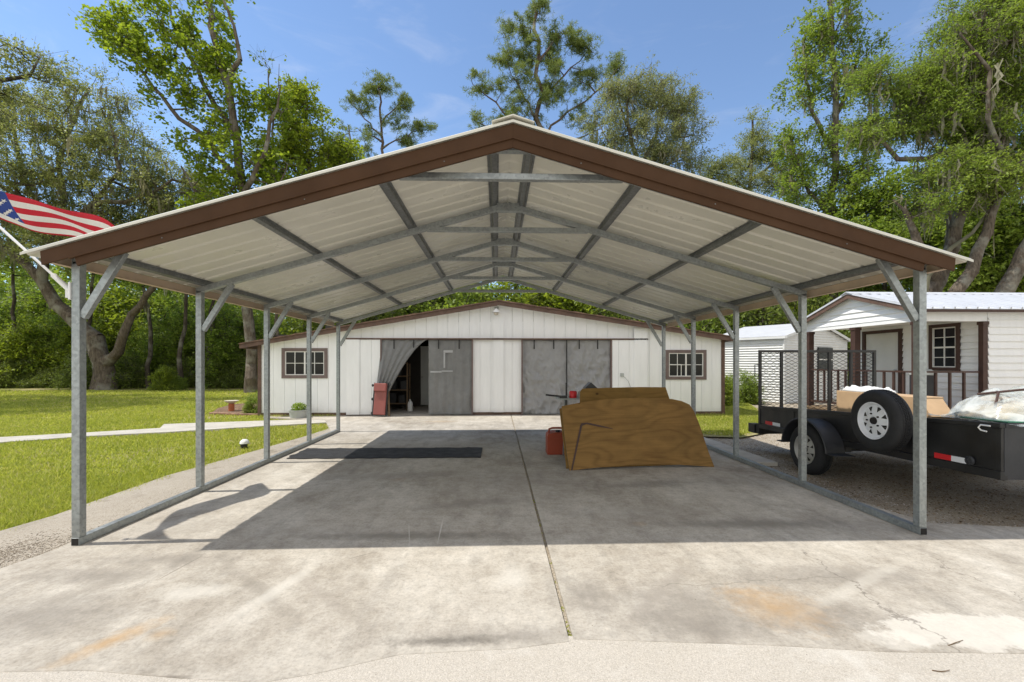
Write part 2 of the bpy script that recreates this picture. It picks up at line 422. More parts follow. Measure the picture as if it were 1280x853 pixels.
def filmmat():
    t = NT('clear plastic film')
    h = t.noise(5, 3, 0.5, None, 1.5)
    p = t.pbr((0.75, 0.78, 0.78), 0.15, 0, t.bump(h, 0.35, 0.03), 0.6)
    tr = t.n('BsdfTransparent', {'Color': (0.95, 0.97, 0.96, 1)}).outputs[0]
    f = t.ramp(h, [(0.38, 0.85), (0.62, 0.5)])
    return t.done(t.n('MixShader', {0: f, 1: p, 2: tr}).outputs[0])
M['film'] = filmmat()
M['whitepl'] = simple('white plastic', (0.78, 0.78, 0.77), 0.4, var=0.05)
M['green'] = simple('dark green strap', (0.03, 0.16, 0.09), 0.6)
M['ply'] = plymat('weathered plywood', (0.12, 0.062, 0.020), (0.345, 0.20, 0.068), 0.12, 0.0)
M['ply2'] = plymat('older plywood', (0.14, 0.075, 0.020), (0.34, 0.20, 0.062), 0.0, 5.0)
M['plyedge'] = simple('plywood edge', (0.19, 0.12, 0.06), 0.9)
M['terracotta'] = simple('terracotta', (0.38, 0.11, 0.045), 0.8)
M['stone'] = simple('pale cast stone', (0.55, 0.50, 0.42), 0.85)
M['brick'] = simple('edging brick', (0.33, 0.20, 0.14), 0.9, var=0.3)
M['mulch'] = gravelmat('garden bed mulch', [(0.2, (0.10, 0.06, 0.035)), (0.5, (0.22, 0.14, 0.09)), (0.8, (0.34, 0.25, 0.18))], 30)
M['zinc'] = simple('weathered zinc', (0.42, 0.44, 0.42), 0.6, metal=0.2, var=0.15)
M['soil'] = simple('dark soil', (0.03, 0.022, 0.015), 0.95)
M['flagred'] = simple('red flag cloth', (0.55, 0.02, 0.04), 0.8, bstr=0.03)
M['flagwhite'] = simple('white flag cloth', (0.75, 0.74, 0.72), 0.8, bstr=0.03)
M['flagblue'] = simple('blue flag cloth', (0.03, 0.065, 0.28), 0.8, bstr=0.03)
M['dark'] = simple('dark barn interior boards', (0.055, 0.048, 0.042), 0.9)
M['intdoor'] = simple('white interior door', (0.62, 0.63, 0.62), 0.5, var=0.05)
M['wood'] = simple('bare timber', (0.22, 0.15, 0.09), 0.8)
def meshmat():
    t = NT('expanded steel mesh')
    return t.done(t.pbr((0.03, 0.03, 0.032), 0.5, 0.3))
M['emesh'] = meshmat()
M['leaf_oak'] = leafmat('live oak leaves', (0.12, 0.15, 0.05), (0.34, 0.375, 0.15), 0.42)
M['leaf_gum'] = leafmat('sweetgum leaves', (0.09, 0.165, 0.014), (0.31, 0.40, 0.045), 0.5)
M['leaf_lime'] = leafmat('young lime green leaves', (0.13, 0.20, 0.02), (0.30, 0.37, 0.045), 0.45)
M['leaf_mid'] = leafmat('mixed green leaves', (0.09, 0.16, 0.024), (0.29, 0.385, 0.07), 0.46)
M['leaf_dark'] = leafmat('dark shrub leaves', (0.07, 0.115, 0.022), (0.23, 0.29, 0.065), 0.45)
M['leaf_grey'] = leafmat('grey green cypress foliage', (0.14, 0.17, 0.075), (0.34, 0.37, 0.18), 0.4)
M['needle'] = leafmat('pine needles', (0.09, 0.13, 0.035), (0.25, 0.31, 0.09), 0.35)
M['moss'] = leafmat('hanging moss', (0.16, 0.155, 0.115), (0.33, 0.315, 0.24), 0.4, 0.9)
M['bark'] = barkmat('furrowed grey bark', (0.05, 0.038, 0.028), (0.20, 0.165, 0.13))
M['barkdark'] = barkmat('dark bark', (0.03, 0.024, 0.018), (0.11, 0.09, 0.07))
M['barkpine'] = barkmat('pine bark', (0.06, 0.045, 0.038), (0.19, 0.14, 0.11))
# ------------------------------------------------------------------ ground, slabs, lawn
def sheet(name, poly, z, mat, thick=0.0, k='structure', sub=0):
    mb = MB()
    if thick: mb.prism(poly, 'z', z - thick, z)
    else: mb.add([(x, y, z) for x, y in poly], [tuple(range(len(poly)))])
    o = mb.build(name, mat); kind(o, k); return o
sheet('ground', [(-400,-60),(400,-60),(400,600),(-400,600)], -0.16, M['litter'])
sheet('gravel_yard', [(3.3,3.2),(40,2.0),(40,26),(3.3,26)], -0.085, M['gravel'])
# front slab edges traced on the ground, each at its true place
le = [gnd(px, py)[:2] for px, py in ((715,806),(640,811),(500,818),(400,841),(330,853),(225,848),(110,838),(0,840),(-160,845))]
left = [(0.258, 13.4)] + [(0.258, 2.42)] + [tuple(p) for p in le[1:]] + [(-3.90, 2.2), (-3.80, 3.0), (-3.72, 3.4), (-3.64, 3.75), (-3.66, 4.6), (-3.68, 9.9), (-4.6, 12.0), (-6.5, 12.62), (-6.5, 13.4)]
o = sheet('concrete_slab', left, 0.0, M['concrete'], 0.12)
re_ = [gnd(px, py)[:2] for px, py in ((722,803),(850,803),(950,806),(1110,815),(1280,817),(1500,815))]
right = [(0.284, 13.4), (0.284, 2.44)] + [tuple(p) for p in re_[1:]] + [(12.0, 2.4), (12.0, 3.95), (5.0, 3.9), (3.9, 4.1), (3.68, 5.0), (3.66, 13.4)]
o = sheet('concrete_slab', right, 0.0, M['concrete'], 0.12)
sheet('slab_joint', [(0.2,2.46),(0.34,2.46),(0.34,13.4),(0.2,13.4)], -0.016, M['gravel'])
sheet('apron', [(-30,-40),(30,-40),(30,2.47),(-30,2.47)], -0.002, M['apron'])
sheet('edge_strip', [(-9,1.0),(-3.5,1.0),(-3.5,12.4),(-3.9,12.4),(-4.02,9.6),(-4.32,7.4),(-4.52,6.2),(-4.48,4.6),(-4.62,3.9),(-9,3.2)], -0.012, M['strip'])
sheet('lawn', [(-70,3.0),(-4.2,3.0),(-4.2,7.6),(-3.85,9.6),(-3.72,12.5),(-6.3,13.2),(-6.9,27),(-8,33),(-70,33)], -0.06, M['lawn'])
sheet('lawn', [(4.05,9.4),(4.9,9.2),(6.3,10.2),(7.6,11.8),(8.1,14.0),(9.3,16.6),(9.3,19.5),(6.3,19.5),(6.3,13.0),(3.8,13.2),(3.8,10.0)], -0.05, M['lawn'])
pt = [gnd(px, py, -0.02)[:2] for px, py in ((-300,574),(0,554),(110,546),(210,541),(320,534),(405,529),(440,527))]
pb = [gnd(px, py, -0.02)[:2] for px, py in ((440,522),(405,524.5),(320,527),(262,529),(205,531),(200,536),(110,541.5),(0,547.5),(-300,564))]
sheet('garden_path', [tuple(p) for p in pt] + [tuple(p) for p in pb], -0.005, M['path'], 0.05)
b = [gnd(px, py, -0.05)[:2] for px, py in ((264,517),(300,520),(325,519),(345,508),(318,504),(290,506),(272,511))]
sheet('garden_bed', [tuple(p) for p in b], -0.035, M['mulch'])
# long slab on the right edge of the carport (pale stepping planks)
mb = MB()
mb.prism([(3.80,6.75),(4.12,6.75),(4.05,10.2),(3.78,10.2)], 'z', -0.08, -0.015)
tag(mb.build('edging_slab', M['path'], bevel=0.01), 'long pale concrete edging slab on the gravel outside the right base rail', 'edging slab')

# grass blades: real blades, thinning with distance
rng = np.random.default_rng(5)
def inpoly(x, y, poly):
    r = np.zeros(len(x), bool); n = len(poly); j = n - 1
    for i in range(n):
        xi, yi = poly[i]; xj, yj = poly[j]
        c = ((yi > y) != (yj > y)) & (x < (xj - xi) * (y - yi) / (yj - yi + 1e-12) + xi)
        r ^= c; j = i
    return r
def nz2(x, y, s, seed=0.0):
    return np.array([mnoise.noise(Vector((a * s + seed, b * s, seed))) for a, b in zip(x, y)])
def grass(name, label, polys, holes, N, ymin, ymax, xr, z, seed, hk=1.0):
    rg = np.random.default_rng(seed)
    Y = np.exp(rg.uniform(math.log(ymin), math.log(ymax), N))
    X = rg.uniform(xr[0](Y), xr[1](Y)) if callable(xr[0]) else rg.uniform(xr[0], xr[1], N)
    k = np.zeros(N, bool)
    Xj = X + rg.normal(0, .05, len(X)) + .09 * nz2(X * 0, Y, 2.3, 6.0)
    for p in polys: k |= inpoly(Xj, Y, p)
    for p in holes: k &= ~inpoly(X, Y, p)
    X, Y = X[k], Y[k]
    d = nz2(X, Y, 0.45, 3.1) + 0.6 * nz2(X, Y, 1.7, 9.0) + 0.3 * nz2(X, Y, 5.0, 1.0)
    k = (d + rg.normal(0, 0.25, len(X)) > -0.05) | (rg.uniform(0, 1, len(X)) < .22)
    X, Y, d = X[k], Y[k], d[k]
    n = len(X)
    dist = np.hypot(X, Y)
    w = np.maximum(0.0035, dist * 0.0011) * rg.uniform(0.7, 1.4, n)
    h = (rg.uniform(0.025, 0.065, n) + np.clip(d, 0, 1) * 0.03) * hk * (1 + dist * 0.004)
    a = rg.uniform(0, math.pi, n); ln = rg.normal(0, 0.5, (n, 2)) * h[:, None]
    base = np.stack([X, Y, np.full(n, z)], 1)
    side = np.stack([np.cos(a) * w, np.sin(a) * w, np.zeros(n)], 1)
    tip = base + np.stack([ln[:, 0], ln[:, 1], h], 1)
    v = np.stack([base - side, base + side, tip], 1).reshape(-1, 3)
    f = np.arange(3 * n).reshape(-1, 3)
    o = fast_mesh(name, v, f, M['blade']); kind(o, 'stuff'); tag(o, label, 'grass'); return o
lawnpoly = [(-70,3.0),(-4.42,3.0),(-4.45,4.6),(-4.48,6.2),(-4.27,7.4),(-3.98,9.6),(-3.8,12.5),(-6.3,13.2),(-6.9,27),(-70,27)]
pathpoly = [tuple(p) for p in pt] + [tuple(p) for p in pb]
bedpoly = [tuple(p) for p in b]
grass('grass', 'yellow green lawn grass left of the carport, thin in patches', [lawnpoly], [pathpoly, bedpoly], 420000, 3.5, 26, (lambda Y: -3.6 - Y * 1.0, lambda Y: -3.6 + 0 * Y), -0.06, 5)
grass('grass', 'small patch of bright grass between the barn and the trailer', [[(4.1,9.6),(4.9,9.4),(6.3,10.4),(7.4,11.9),(8.0,14.0),(9.2,16.6),(9.2,19.0),(6.45,19),(6.45,13.0),(4.0,13.0)]], [], 120000, 9.2, 18.5, (4.0, 9.3), -0.05, 6)
# weeds at the foot of the barn wall and in the slab joint
def tufts(name, label, spots, h, nb, seed, mat):
    rg = np.random.default_rng(seed); vs = []
    for x, y, z, r in spots:
        n = nb
        p = np.stack([x + rg.normal(0, r, n), y + rg.normal(0, r, n), np.full(n, z)], 1)
        a = rg.uniform(0, math.pi, n); w = rg.uniform(0.004, 0.008, n); hh = rg.uniform(0.4, 1.0, n) * h
        sd = np.stack([np.cos(a) * w, np.sin(a) * w, 0 * a], 1)
        tp = p + np.stack([rg.normal(0, 0.5, n) * hh, rg.normal(0, 0.5, n) * hh, hh], 1)
        vs.append(np.stack([p - sd, p + sd, tp], 1).reshape(-1, 3))
    v = np.concatenate(vs); f = np.arange(len(v)).reshape(-1, 3)
    o = fast_mesh(name, v, f, mat); kind(o, 'stuff'); tag(o, label, 'weeds'); return o
rr = random.Random(4)
tufts('weeds', 'small weeds growing in the joint between the two concrete slabs', [(0.271, 2.46 + rr.random() ** 2.5 * 3.0, -0.016, 0.010) for _ in range(26)], 0.014, 5, 3, M['blade'])
tufts('weeds', 'weedy grass along the foot of the white barn wall', [(x, 12.88 + rr.uniform(-.12, .06), -0.05, 0.05) for x in np.arange(-6.9, -4.6, 0.035)] + [(x, 12.88 + rr.uniform(-.12, .06), -0.05, 0.05) for x in np.arange(4.2, 6.5, 0.04)], 0.14, 14, 8, M['blade'])
# pebbles and leaf crumbs
def crumbs(name, label, N, area, z, size, mat, seed, flat=0.5):
    rg = np.random.default_rng(seed)
    P = area(rg, N); n = len(P)
    base = np.array([(1,0,0),(-.5,.87,0),(-.5,-.87,0),(0,0,1)])
    s = rg.uniform(0.4, 1.0, n) ** 1.5 * size
    a = rg.uniform(0, 6.28, n); ca, sa = np.cos(a), np.sin(a)
    v = base[None] * s[:, None, None] * np.array([1, 0.75, flat])[None, None]
    v = v * rg.uniform(0.6, 1.3, (n, 4, 1))
    x = v[..., 0] * ca[:, None] - v[..., 1] * sa[:, None]; y = v[..., 0] * sa[:, None] + v[..., 1] * ca[:, None]
    v = np.stack([x + P[:, 0:1], y + P[:, 1:2], v[..., 2] + z], -1).reshape(-1, 3)
    b4 = np.arange(n)[:, None] * 4
    f = np.concatenate([b4 + np.array([[0,1,3]]), b4 + np.array([[1,2,3]]), b4 + np.array([[2,0,3]])])
    o = fast_mesh(name, v, f, mat); kind(o, 'stuff'); tag(o, label, 'debris'); return o
def leafy(name, c1, c2):
    t = NT(name); rnd = t.n('NewGeometry').outputs['Random Per Island']
    return t.done(t.pbr(t.ramp(rnd, [(0.0, c1), (1.0, c2)]), 0.9, 0, None, 0.2))
M['crumb'] = leafy('dry leaf crumbs', (0.07, 0.045, 0.025), (0.36, 0.25, 0.15))
M['dirt'] = leafy('dark soil crumbs', (0.05, 0.04, 0.03), (0.24, 0.20, 0.15))
M['pebble'] = leafy('mixed pebbles', (0.16, 0.145, 0.13), (0.62, 0.58, 0.52))
def arect(x0, x1, y0, y1):
    return lambda rg, N: np.stack([rg.uniform(x0, x1, N), rg.uniform(y0, y1, N)], 1)
crumbs('pebbles', 'loose pebbles scattered over the pale apron in the foreground', 2600, arect(-4, 4, 1.6, 2.42), -0.002, 0.005, M['pebble'], 1)
crumbs('leaf_crumbs', 'dry leaf crumbs on the apron and slab edge at lower right', 260, lambda rg, N: np.stack([rg.normal(2.3, 0.8, N), rg.normal(2.2, 0.12, N)], 1), -0.006, 0.011, M['crumb'], 2, 0.3)
crumbs('leaf_crumbs', 'a few dark specks of leaf blown over the concrete slab', 160, arect(-3.6, 4.5, 2.5, 7.5), 0.0, 0.007, M['crumb'], 3, 0.3)
crumbs('leaf_litter', 'brown leaf litter covering the gravel beside and under the trailer', 8000, lambda rg, N: np.stack([3.75 + np.abs(rg.normal(0, 2.6, N)), rg.uniform(3.95, 11.5, N)], 1), -0.085, 0.022, M['crumb'], 4, 0.35)
crumbs('pebbles', 'sandy pebbles on the gravel yard to the right of the carport', 16000, lambda rg, N: np.stack([3.7 + np.abs(rg.normal(0, 2.4, N)), rg.uniform(3.95, 10.5, N)], 1), -0.085, 0.014, M['pebble'], 5, 0.6)
crumbs('leaf_litter', 'dry leaf litter along the cement strip by the left base rail', 3500, lambda rg, N: (lambda y: np.stack([-3.66 - np.abs(rg.normal(0, 0.22, N)), y], 1))(rg.uniform(3.2, 9.8, N)), -0.012, 0.007, M['dirt'], 6, 0.35)
crumbs('leaf_litter', 'dark dirt and leaf litter beside the foot of the front left post', 3200, lambda rg, N: np.stack([np.minimum(-3.70, rg.normal(-3.92, 0.17, N)), rg.normal(3.72, 0.22, N)], 1), -0.012, 0.011, M['dirt'], 7, 0.35)
def twig(px, py, ang, L, label):
    g = gnd(px, py, 0.001); rg = random.Random(px); mb = MB(); p = Vector(g); pts = [p.copy()]
    d = Vector((math.cos(ang), math.sin(ang), 0))
    for i in range(5):
        d = Matrix.Rotation(rg.uniform(-.3, .3), 3, 'Z') @ d; p = p + d * L / 5; pts.append(Vector((p.x, p.y, g[2] + rg.uniform(0, 0.006))))
    mb.tube(pts, [.0026, .0024, .0022, .002, .0016, .001], 6)
    tag(mb.build('twig', M['crumb'], smooth=True), label, 'twig')
twig(1185, 807, 0.4, 0.13, 'thin curved brown twig at the edge of the pale patch of slab')
twig(1165, 838, -0.6, 0.09, 'short dark twig on the pale gravel at lower right')

# ------------------------------------------------------------------ carport
W2 = 7.1028 / 2; Y0 = 3.813; SP = 1.524; T = 0.0635
RZ = 3.42; SL = 0.287
def pz(x): return RZ - SL * abs(x)          # underside of the roof sheet
cp = thing('carport', 'open metal carport on galvanised posts with an almond roof and brown gable trim', 'carport', (0, Y0, 0))
YF, YB = 3.63, 10.03
for s in (-1, 1):
    mb = MB(); x = s * W2; t = 0.004
    mb.box(x - T/2, x + T/2, Y0 - 0.004, Y0 + 4*SP + T + 0.01, 0.001, 0.0635)
    rl = mb.build('base_rail', M['galv'], cp, bevel=0.003)
    mb = MB(); mb.box(x - T/2 + t, x + T/2 - t, Y0 - 0.0055, Y0 - 0.003, 0.005, 0.0595); mb.build('hollow_shade', M['hole'], rl)  # near-black face put in for the shade inside the hollow tube
    for k in range(5):
        y = Y0 + k * SP + T/2
        ztop = pz(W2) - 0.045 - 0.045
        mb = MB(); mb.box(x - T/2, x + T/2, y - T/2, y + T/2, 0.0665, ztop)
        # swaged sleeve and a screw or two
        mb.box(x - T/2 + 0.004, x + T/2 - 0.004, y - T/2 + .004, y + T/2 - .004, 0.0637, 0.075)
        for zz in (0.11, 0.17, 1.86): mb.lathe((x - s*T/2, y, zz), [(0.007, 0), (0.007, -s*0.004), (0.0, -s*0.006)], 8, 'x')
        po = mb.build('post', M['galv'], cp, bevel=0.004)
        p0 = Vector((s * (W2 - 0.035), y, 1.86)); p1 = Vector((s * (W2 - 0.36), y, pz(W2 - 0.36) - 0.105))
        mb = MB(); mb.bar(p0, p1, 0.058, 0.045, up=(0,1,0)); mb.build('corner_brace', M['galv'], cp, bevel=0.003)
for k in range(5):
    y = Y0 + k * SP + T/2; mb = MB()
    for s in (-1, 1):
        a = Vector((s * (W2 + 0.03), y, pz(W2 + 0.03) - 0.045 - T/2)); bb = Vector((0.0, y, pz(0) - 0.045 - T/2))
        mb.bar(a, bb, T, T, up=(0,0,1))
    mb.box(-0.13, 0.13, y - T/2 - 0.003, y + T/2 + 0.003, pz(0) - 0.155, pz(0) - 0.06)
    mb.build('rafter', M['galv'], cp, bevel=0.003)
    mb = MB(); zc = 3.052; hx = 0.95
    mb.box(-hx, hx, y - 0.030, y + 0.030, zc - 0.026, zc + 0.026); mb.build('collar_tie', M['galv'], cp, bevel=0.003)
for xx in (0.165, 1.13, 2.24, 3.50):
    for s in (-1, 1):
        x = s * xx; z = pz(x) - 0.003
        mb = MB()
        prof = [(-0.055,0),(-0.032,0),(-0.02,-0.038),(0.02,-0.038),(0.032,0),(0.055,0),(0.055,-0.003),(0.034,-0.003),(0.022,-0.041),(-0.022,-0.041),(-0.034,-0.003),(-0.055,-0.003)]
        an = math.atan(SL) * (-s if True else 1)
        pr = [(x + p * math.cos(an) - q * math.sin(an), z + p * math.sin(an) + q * math.cos(an)) for p, q in prof]
        mb.prism(pr, 'y', YF + 0.06, YB - 0.02); mb.build('hat_channel', M['galvdark'], cp)
# ribbed roof sheets, ribs running down the slope
def ribprof(y0, y1, pitch=0.2286, h=0.019):
    pts = []; y = y0
    while y < y1 - 1e-6:
        for dy, dz in ((0, 0), (0.018, h), (0.040, h), (0.058, 0)):
            if y + dy <= y1: pts.append((y + dy, dz))
        y += pitch
    pts.append((y1, 0)); return pts
pf = ribprof(YF, YB)
for s in (-1, 1):
    mb = MB(); vs = []; n = len(pf); th = 0.004
    for x in (0.0, s * 3.80):
        for y, dz in pf: vs.append((x, y, pz(x) + dz))
    for x in (0.0, s * 3.80):
        for y, dz in pf: vs.append((x, y, pz(x) + dz + th))
    fs = []
    for i in range(n - 1):
        fs.append((i, i+1, n+i+1, n+i)); fs.append((2*n+i, 3*n+i, 3*n+i+1, 2*n+i+1))
        fs.append((n+i, n+i+1, 3*n+i+1, 3*n+i)); fs.append((i, 2*n+i, 2*n+i+1, i+1))
    fs.append((0, n, 3*n, 2*n)); fs.append((n-1, 3*n-1, 4*n-1, 2*n-1)[::1])
    mb.add(vs, fs); mb.build('roof_sheet', M['panel'], cp)
mb = MB()
cap = [(-0.17, pz(0.17)+0.034), (0, RZ+0.036), (0.17, pz(0.17)+0.034), (0.17, pz(0.17)+0.040), (0, RZ+0.048), (-0.17, pz(0.17)+0.040)]
mb.prism(cap, 'y', YF - 0.012, YB + 0.012); mb.build('ridge_cap', M['panel'], cp)
# white drip edge of the sheet along the rakes
for yy, nm in ((YF, -1), (YB, 1)):
    for s in (-1, 1):
        a = lambda x, dz: (s * x, pz(x) + dz)
        mb = MB(); mb.prism([a(0, 0.008), a(0, -0.012), a(3.80, -0.012), a(3.80, 0.008)], 'y', yy - 0.004 if nm < 0 else yy + 0.001, yy - 0.001 if nm < 0 else yy + 0.004)
        mb.build('rake_flashing', M['panel'], cp)
        # brown gable trim: tall face board, recessed lip under it
        if nm > 0: continue
        mb = MB()
        y0, y1 = (yy + 0.012, yy + 0.03) if nm < 0 else (yy - 0.03, yy - 0.012)
        mb.prism([a(0, -0.016), a(0, -0.125), a(3.655, -0.125), a(3.665, -0.016)], 'y', y0, y1)
        y2, y3 = (y0 + 0.012, y0 + 0.034) if nm < 0 else (y1 - 0.034, y1 - 0.012)
        mb.prism([a(0, -0.127), a(0, -0.200), a(3.40, -0.200), a(3.415, -0.127)], 'y', y2, y3)
        mb.prism([a(0, -0.120), a(0, -0.135), a(3.45, -0.135), a(3.45, -0.120)], 'y', y0 - 0.004 if nm < 0 else y0 - .002, y1 + 0.002 if nm < 0 else y1 + .004)
        gt = mb.build('gable_trim', M['brown'], cp, bevel=0.002)
        if nm < 0:
            for x in np.arange(0.55, 3.3, 1.1):
                mb = MB(); mb.lathe((s * x, y2, pz(x) - 0.165), [(0.005, 0), (0.005, -0.003), (0, -0.005)], 8, 'y'); mb.build('screw', M['galvdark'], gt)
for s in (-1, 1):
    mb = MB(); x = s * 3.66; zt = pz(3.66) - 0.004
    mb.box(x, x - s * 0.004, YF + 0.05, YB - 0.05, zt - 0.092, zt)
    o = mb.build('eave_trim', M['brown'], cp)
    mb = MB(); mb.box(x - s * 0.0045, x - s * 0.007, YF + 0.05, YB - 0.05, zt - 0.090, zt - 0.003)
    mb.box(x - s*0.0045, x - s * 0.055, YF + 0.035, YB - 0.05, zt - 0.0955, zt - 0.0922); mb.build('inner_face', M['tan'], o)

# ------------------------------------------------------------------ flag on its pole
fp = thing('flagpole', 'short white flagpole set at a slant in a bracket on the front left post', 'flagpole', (-3.62, 3.85, 2.05))
mb = MB(); mb.tube([(-3.68, 3.85, 2.13), (-5.25, 3.85, 3.58)], 0.0105, 10); mb.build('pole', M['whitepl'], fp, smooth=True)
mb = MB(); mb.box(-3.584, -3.60, 3.80, 3.89, 2.0, 2.14); mb.tube([(-3.60, 3.85, 2.055), (-3.76, 3.85, 2.205)], 0.021, 10); mb.box(-3.60,-3.66,3.842,3.858,2.02,2.10); mb.build('bracket', M['whitepl'], fp, bevel=0.002)
mb = MB(); mb.lathe((-5.255, 3.85, 3.585), [(0, -0.03), (0.022, -0.015), (0.028, 0), (0.022, 0.018), (0, 0.03)], 12); mb.build('finial', M['chrome'], fp, smooth=True)
P0 = np.array([-4.74, 4.45, 3.12]); UV = np.array([0.53, 1.40, -0.10]); VV = np.array([-0.24, 0.74, -0.52])
pa, pd = np.array([-3.68, 3.85, 2.13]), np.array([-1.57, 0, 1.45]) / math.hypot(1.57, 1.45)
def flagpt(u, v):
    vv = min(v, 0.64); tf = max(0.0, 2/13 - v)
    vv = vv if tf == 0 else 2/13 + tf * .7
    p = P0 + (u - 0.4) * UV + (vv - 2/13) * VV
    if v > 0.64:
        e = v - 0.64; p = p - e * 0.45 * VV + np.array([-0.32, 0.40, 0.05]) * min(e * 1.0, .2)
    p = p + np.array([-.4, .5, 0]) * min(.03, tf * .6)
    p = p + np.array([0.8, 0, 0.6]) * (0.035 * math.sin(u * 9 + v * 3) + 0.02 * math.sin(u * 17 - v * 5)) * min(1, u * 2.5)
    p[2] -= 0.06 * u * u * (0.4 + v)
    q = pa + pd * (1.95 - 0.92 * v)
    w = max(0, 1 - u / 0.28) ** 1.5
    return p * (1 - w) + q * w
NU, NVS = 60, 39
mb = MB(); vs = [flagpt(i / NU, j / NVS) for j in range(NVS + 1) for i in range(NU + 1)]
fs = []; ms = []
for j in range(NVS):
    st = j * 13 // NVS
    for i in range(NU):
        fs.append((j*(NU+1)+i, j*(NU+1)+i+1, (j+1)*(NU+1)+i+1, (j+1)*(NU+1)+i))
        ms.append(2 if (i / NU < 0.4 and st < 7) else (0 if st % 2 == 0 else 1))
mb.add(vs, fs); mb.m = ms
fl = mb.build('flag', [M['flagred'], M['flagwhite'], M['flagblue']], fixn=False, smooth='all')
tag(fl, 'striped red and white flag with a starry blue canton on the slanted pole', 'flag')
for sgn in (1, -1):
    for r in range(9):
        for c in range(6 if r % 2 == 0 else 5):
            u0 = 0.4 * ((c + 0.5) / 6 + (0 if r % 2 == 0 else 1/12)); v0 = 7/13 * (r + 0.6) / 9.2
            pc = flagpt(u0, v0); du = flagpt(u0 + 0.01, v0) - pc; dv = flagpt(u0, v0 + 0.01) - pc
            du /= np.linalg.norm(du); dv -= du * np.dot(du, dv); dv /= np.linalg.norm(dv); nn = np.cross(du, dv) * 0.005 * sgn
            ring = []; mb = MB()
            for k in range(10):
                rr_ = 0.023 if k % 2 == 0 else 0.009
                t = k * math.pi / 5
                ring.append(pc + nn + du * rr_ * math.sin(t) - dv * rr_ * math.cos(t))
            mb.add([pc + nn] + ring, [(0, 1 + k, 1 + (k + 1) % 10) for k in range(10)]); mb.build('star', M['flagwhite'], fl, fixn=False)

# ------------------------------------------------------------------ barn
BY = 13.0
barn = thing('barn', 'long low white barn with sliding doors, grey tarps and a rusty brown roof edge', 'barn', (-0.1, BY, 0))
XL, XR = -6.78, 6.42; XRG = -0.11; ZR = 3.20; ZTL, ZTR = 1.98, 2.20; XTL, XTR = -7.18, 6.62
def roofz(x):
    return ZR + (x - XRG) * ((ZTL - ZR) / (XTL - XRG) if x < XRG else (ZTR - ZR) / (XTR - XRG))
def boards(mb, x0, x1, z0, z1, y=BY, w=0.305, gap=0.006):
    # grooved vertical boards with true gaps; z1 None -> up to the roof line
    mb.add([(x0, y + 0.02, z0), (x1, y + 0.02, z0), (x1, y + 0.02, roofz(x1) - .02 if z1 is None else z1), (x0, y + 0.02, roofz(x0) - .02 if z1 is None else z1)], [(0,1,2,3)])
    k = math.floor(x0 / w)
    while k * w < x1:
        a, bb = max(x0, k * w + gap / 2), min(x1, (k + 1) * w - gap / 2)
        if bb - a > 0.01:
            cuts = [a, bb] if not (a < XRG < bb) else [a, XRG, bb]
            for c0, c1 in zip(cuts, cuts[1:]):
                za, zb = (roofz(c0) - .02, roofz(c1) - .02) if z1 is None else (z1, z1)
                mb.prism([(c0, z0), (c1, z0), (c1, zb), (c0, za)], 'y', y, y + 0.018)
        k += 1
HZ = 2.17
wl0, wl1, wlz0, wlz1 = -6.17, -4.90, 1.05, 1.90
wr0, wr1, wrz0, wrz1 = 4.74, 5.93, 1.00, 1.86
mb = MB()
boards(mb, XL, wl0, 0.08, None); boards(mb, wl0, wl1, 0.08, wlz0); boards(mb, wl0, wl1, wlz1, None); boards(mb, wl1, -3.38, 0.08, None)
boards(mb, -3.38, 3.14, HZ, None)
boards(mb, -0.83, 0.585, 0.08, HZ - .002)
boards(mb, 3.14, wr0, 0.08, None); boards(mb, wr0, wr1, 0.08, wrz0); boards(mb, wr0, wr1, wrz1, None); boards(mb, wr1, XR, 0.08, None)
mb.box(XL, XL + 0.1, BY + .021, 22, 0.0, 1.95); mb.box(XR - 0.1, XR, BY + .021, 22, 0.0, 2.1)
mb.prism([(XL,0),(XR,0),(XR,2.1),(XRG,3.1),(XL,1.95)], 'y', 21.9, 22.0)
wall = mb.build('wall', M['white'], barn)
for a, b_, z in ((XL, -3.38, -.06), (-.83, .585, 0), (3.14, XR, -.06)):
    mb = MB(); mb.box(a, b_, BY - 0.004, BY + 0.03, z, 0.078); mb.build('base_trim', M['trimbrown'], barn)
for x in (XL, XR):
    mb = MB(); mb.box(x - 0.05, x + 0.05, BY - 0.025, BY - 0.003, -0.06, roofz(x) - 0.03); mb.build('corner_trim', M['trimbrown'], barn)
# roof: two sheets with a wavy rusty edge, rake boards
rg = random.Random(3)
for x0, x1, zt in ((XTL, XRG, ZTL), (XRG, XTR, ZTR)):
    mb = MB(); n = 46; top = []; bot = []
    for i in range(n + 1):
        x = x0 + (x1 - x0) * i / n; z = roofz(x)
        bot.append((x, z + 0.012)); top.append((x, z + 0.040 + rg.uniform(-0.008, 0.012)))
    mb.prism(bot + top[::-1], 'y', 12.66 , 22.4); mb.build('roof', M['rustroof'], barn)
    mb = MB(); mb.prism([(x0, roofz(x0) + 0.01), (x1, roofz(x1) + 0.01), (x1, roofz(x1) - 0.115), (x0, roofz(x0) - 0.10)], 'y', 12.70, 12.73)
    mb.build('rake_board', M['trimbrown'], barn)
    mb = MB(); mb.prism([(x0, roofz(x0) + 0.008), (x1, roofz(x1) + 0.008), (x1, roofz(x1) - 0.03), (x0, roofz(x0) - 0.03)], 'y', 12.732, 12.999); mb.build('soffit', M['white'], barn)
for x, zz in ((XTL, ZTL), (XTR, ZTR)):
    s = 1 if x < 0 else -1
    mb = MB(); mb.box(x, x + s * 0.025, 12.74, 22.3, zz - 0.10, zz + 0.008); mb.build('eave_board', M['trimbrown'], barn)
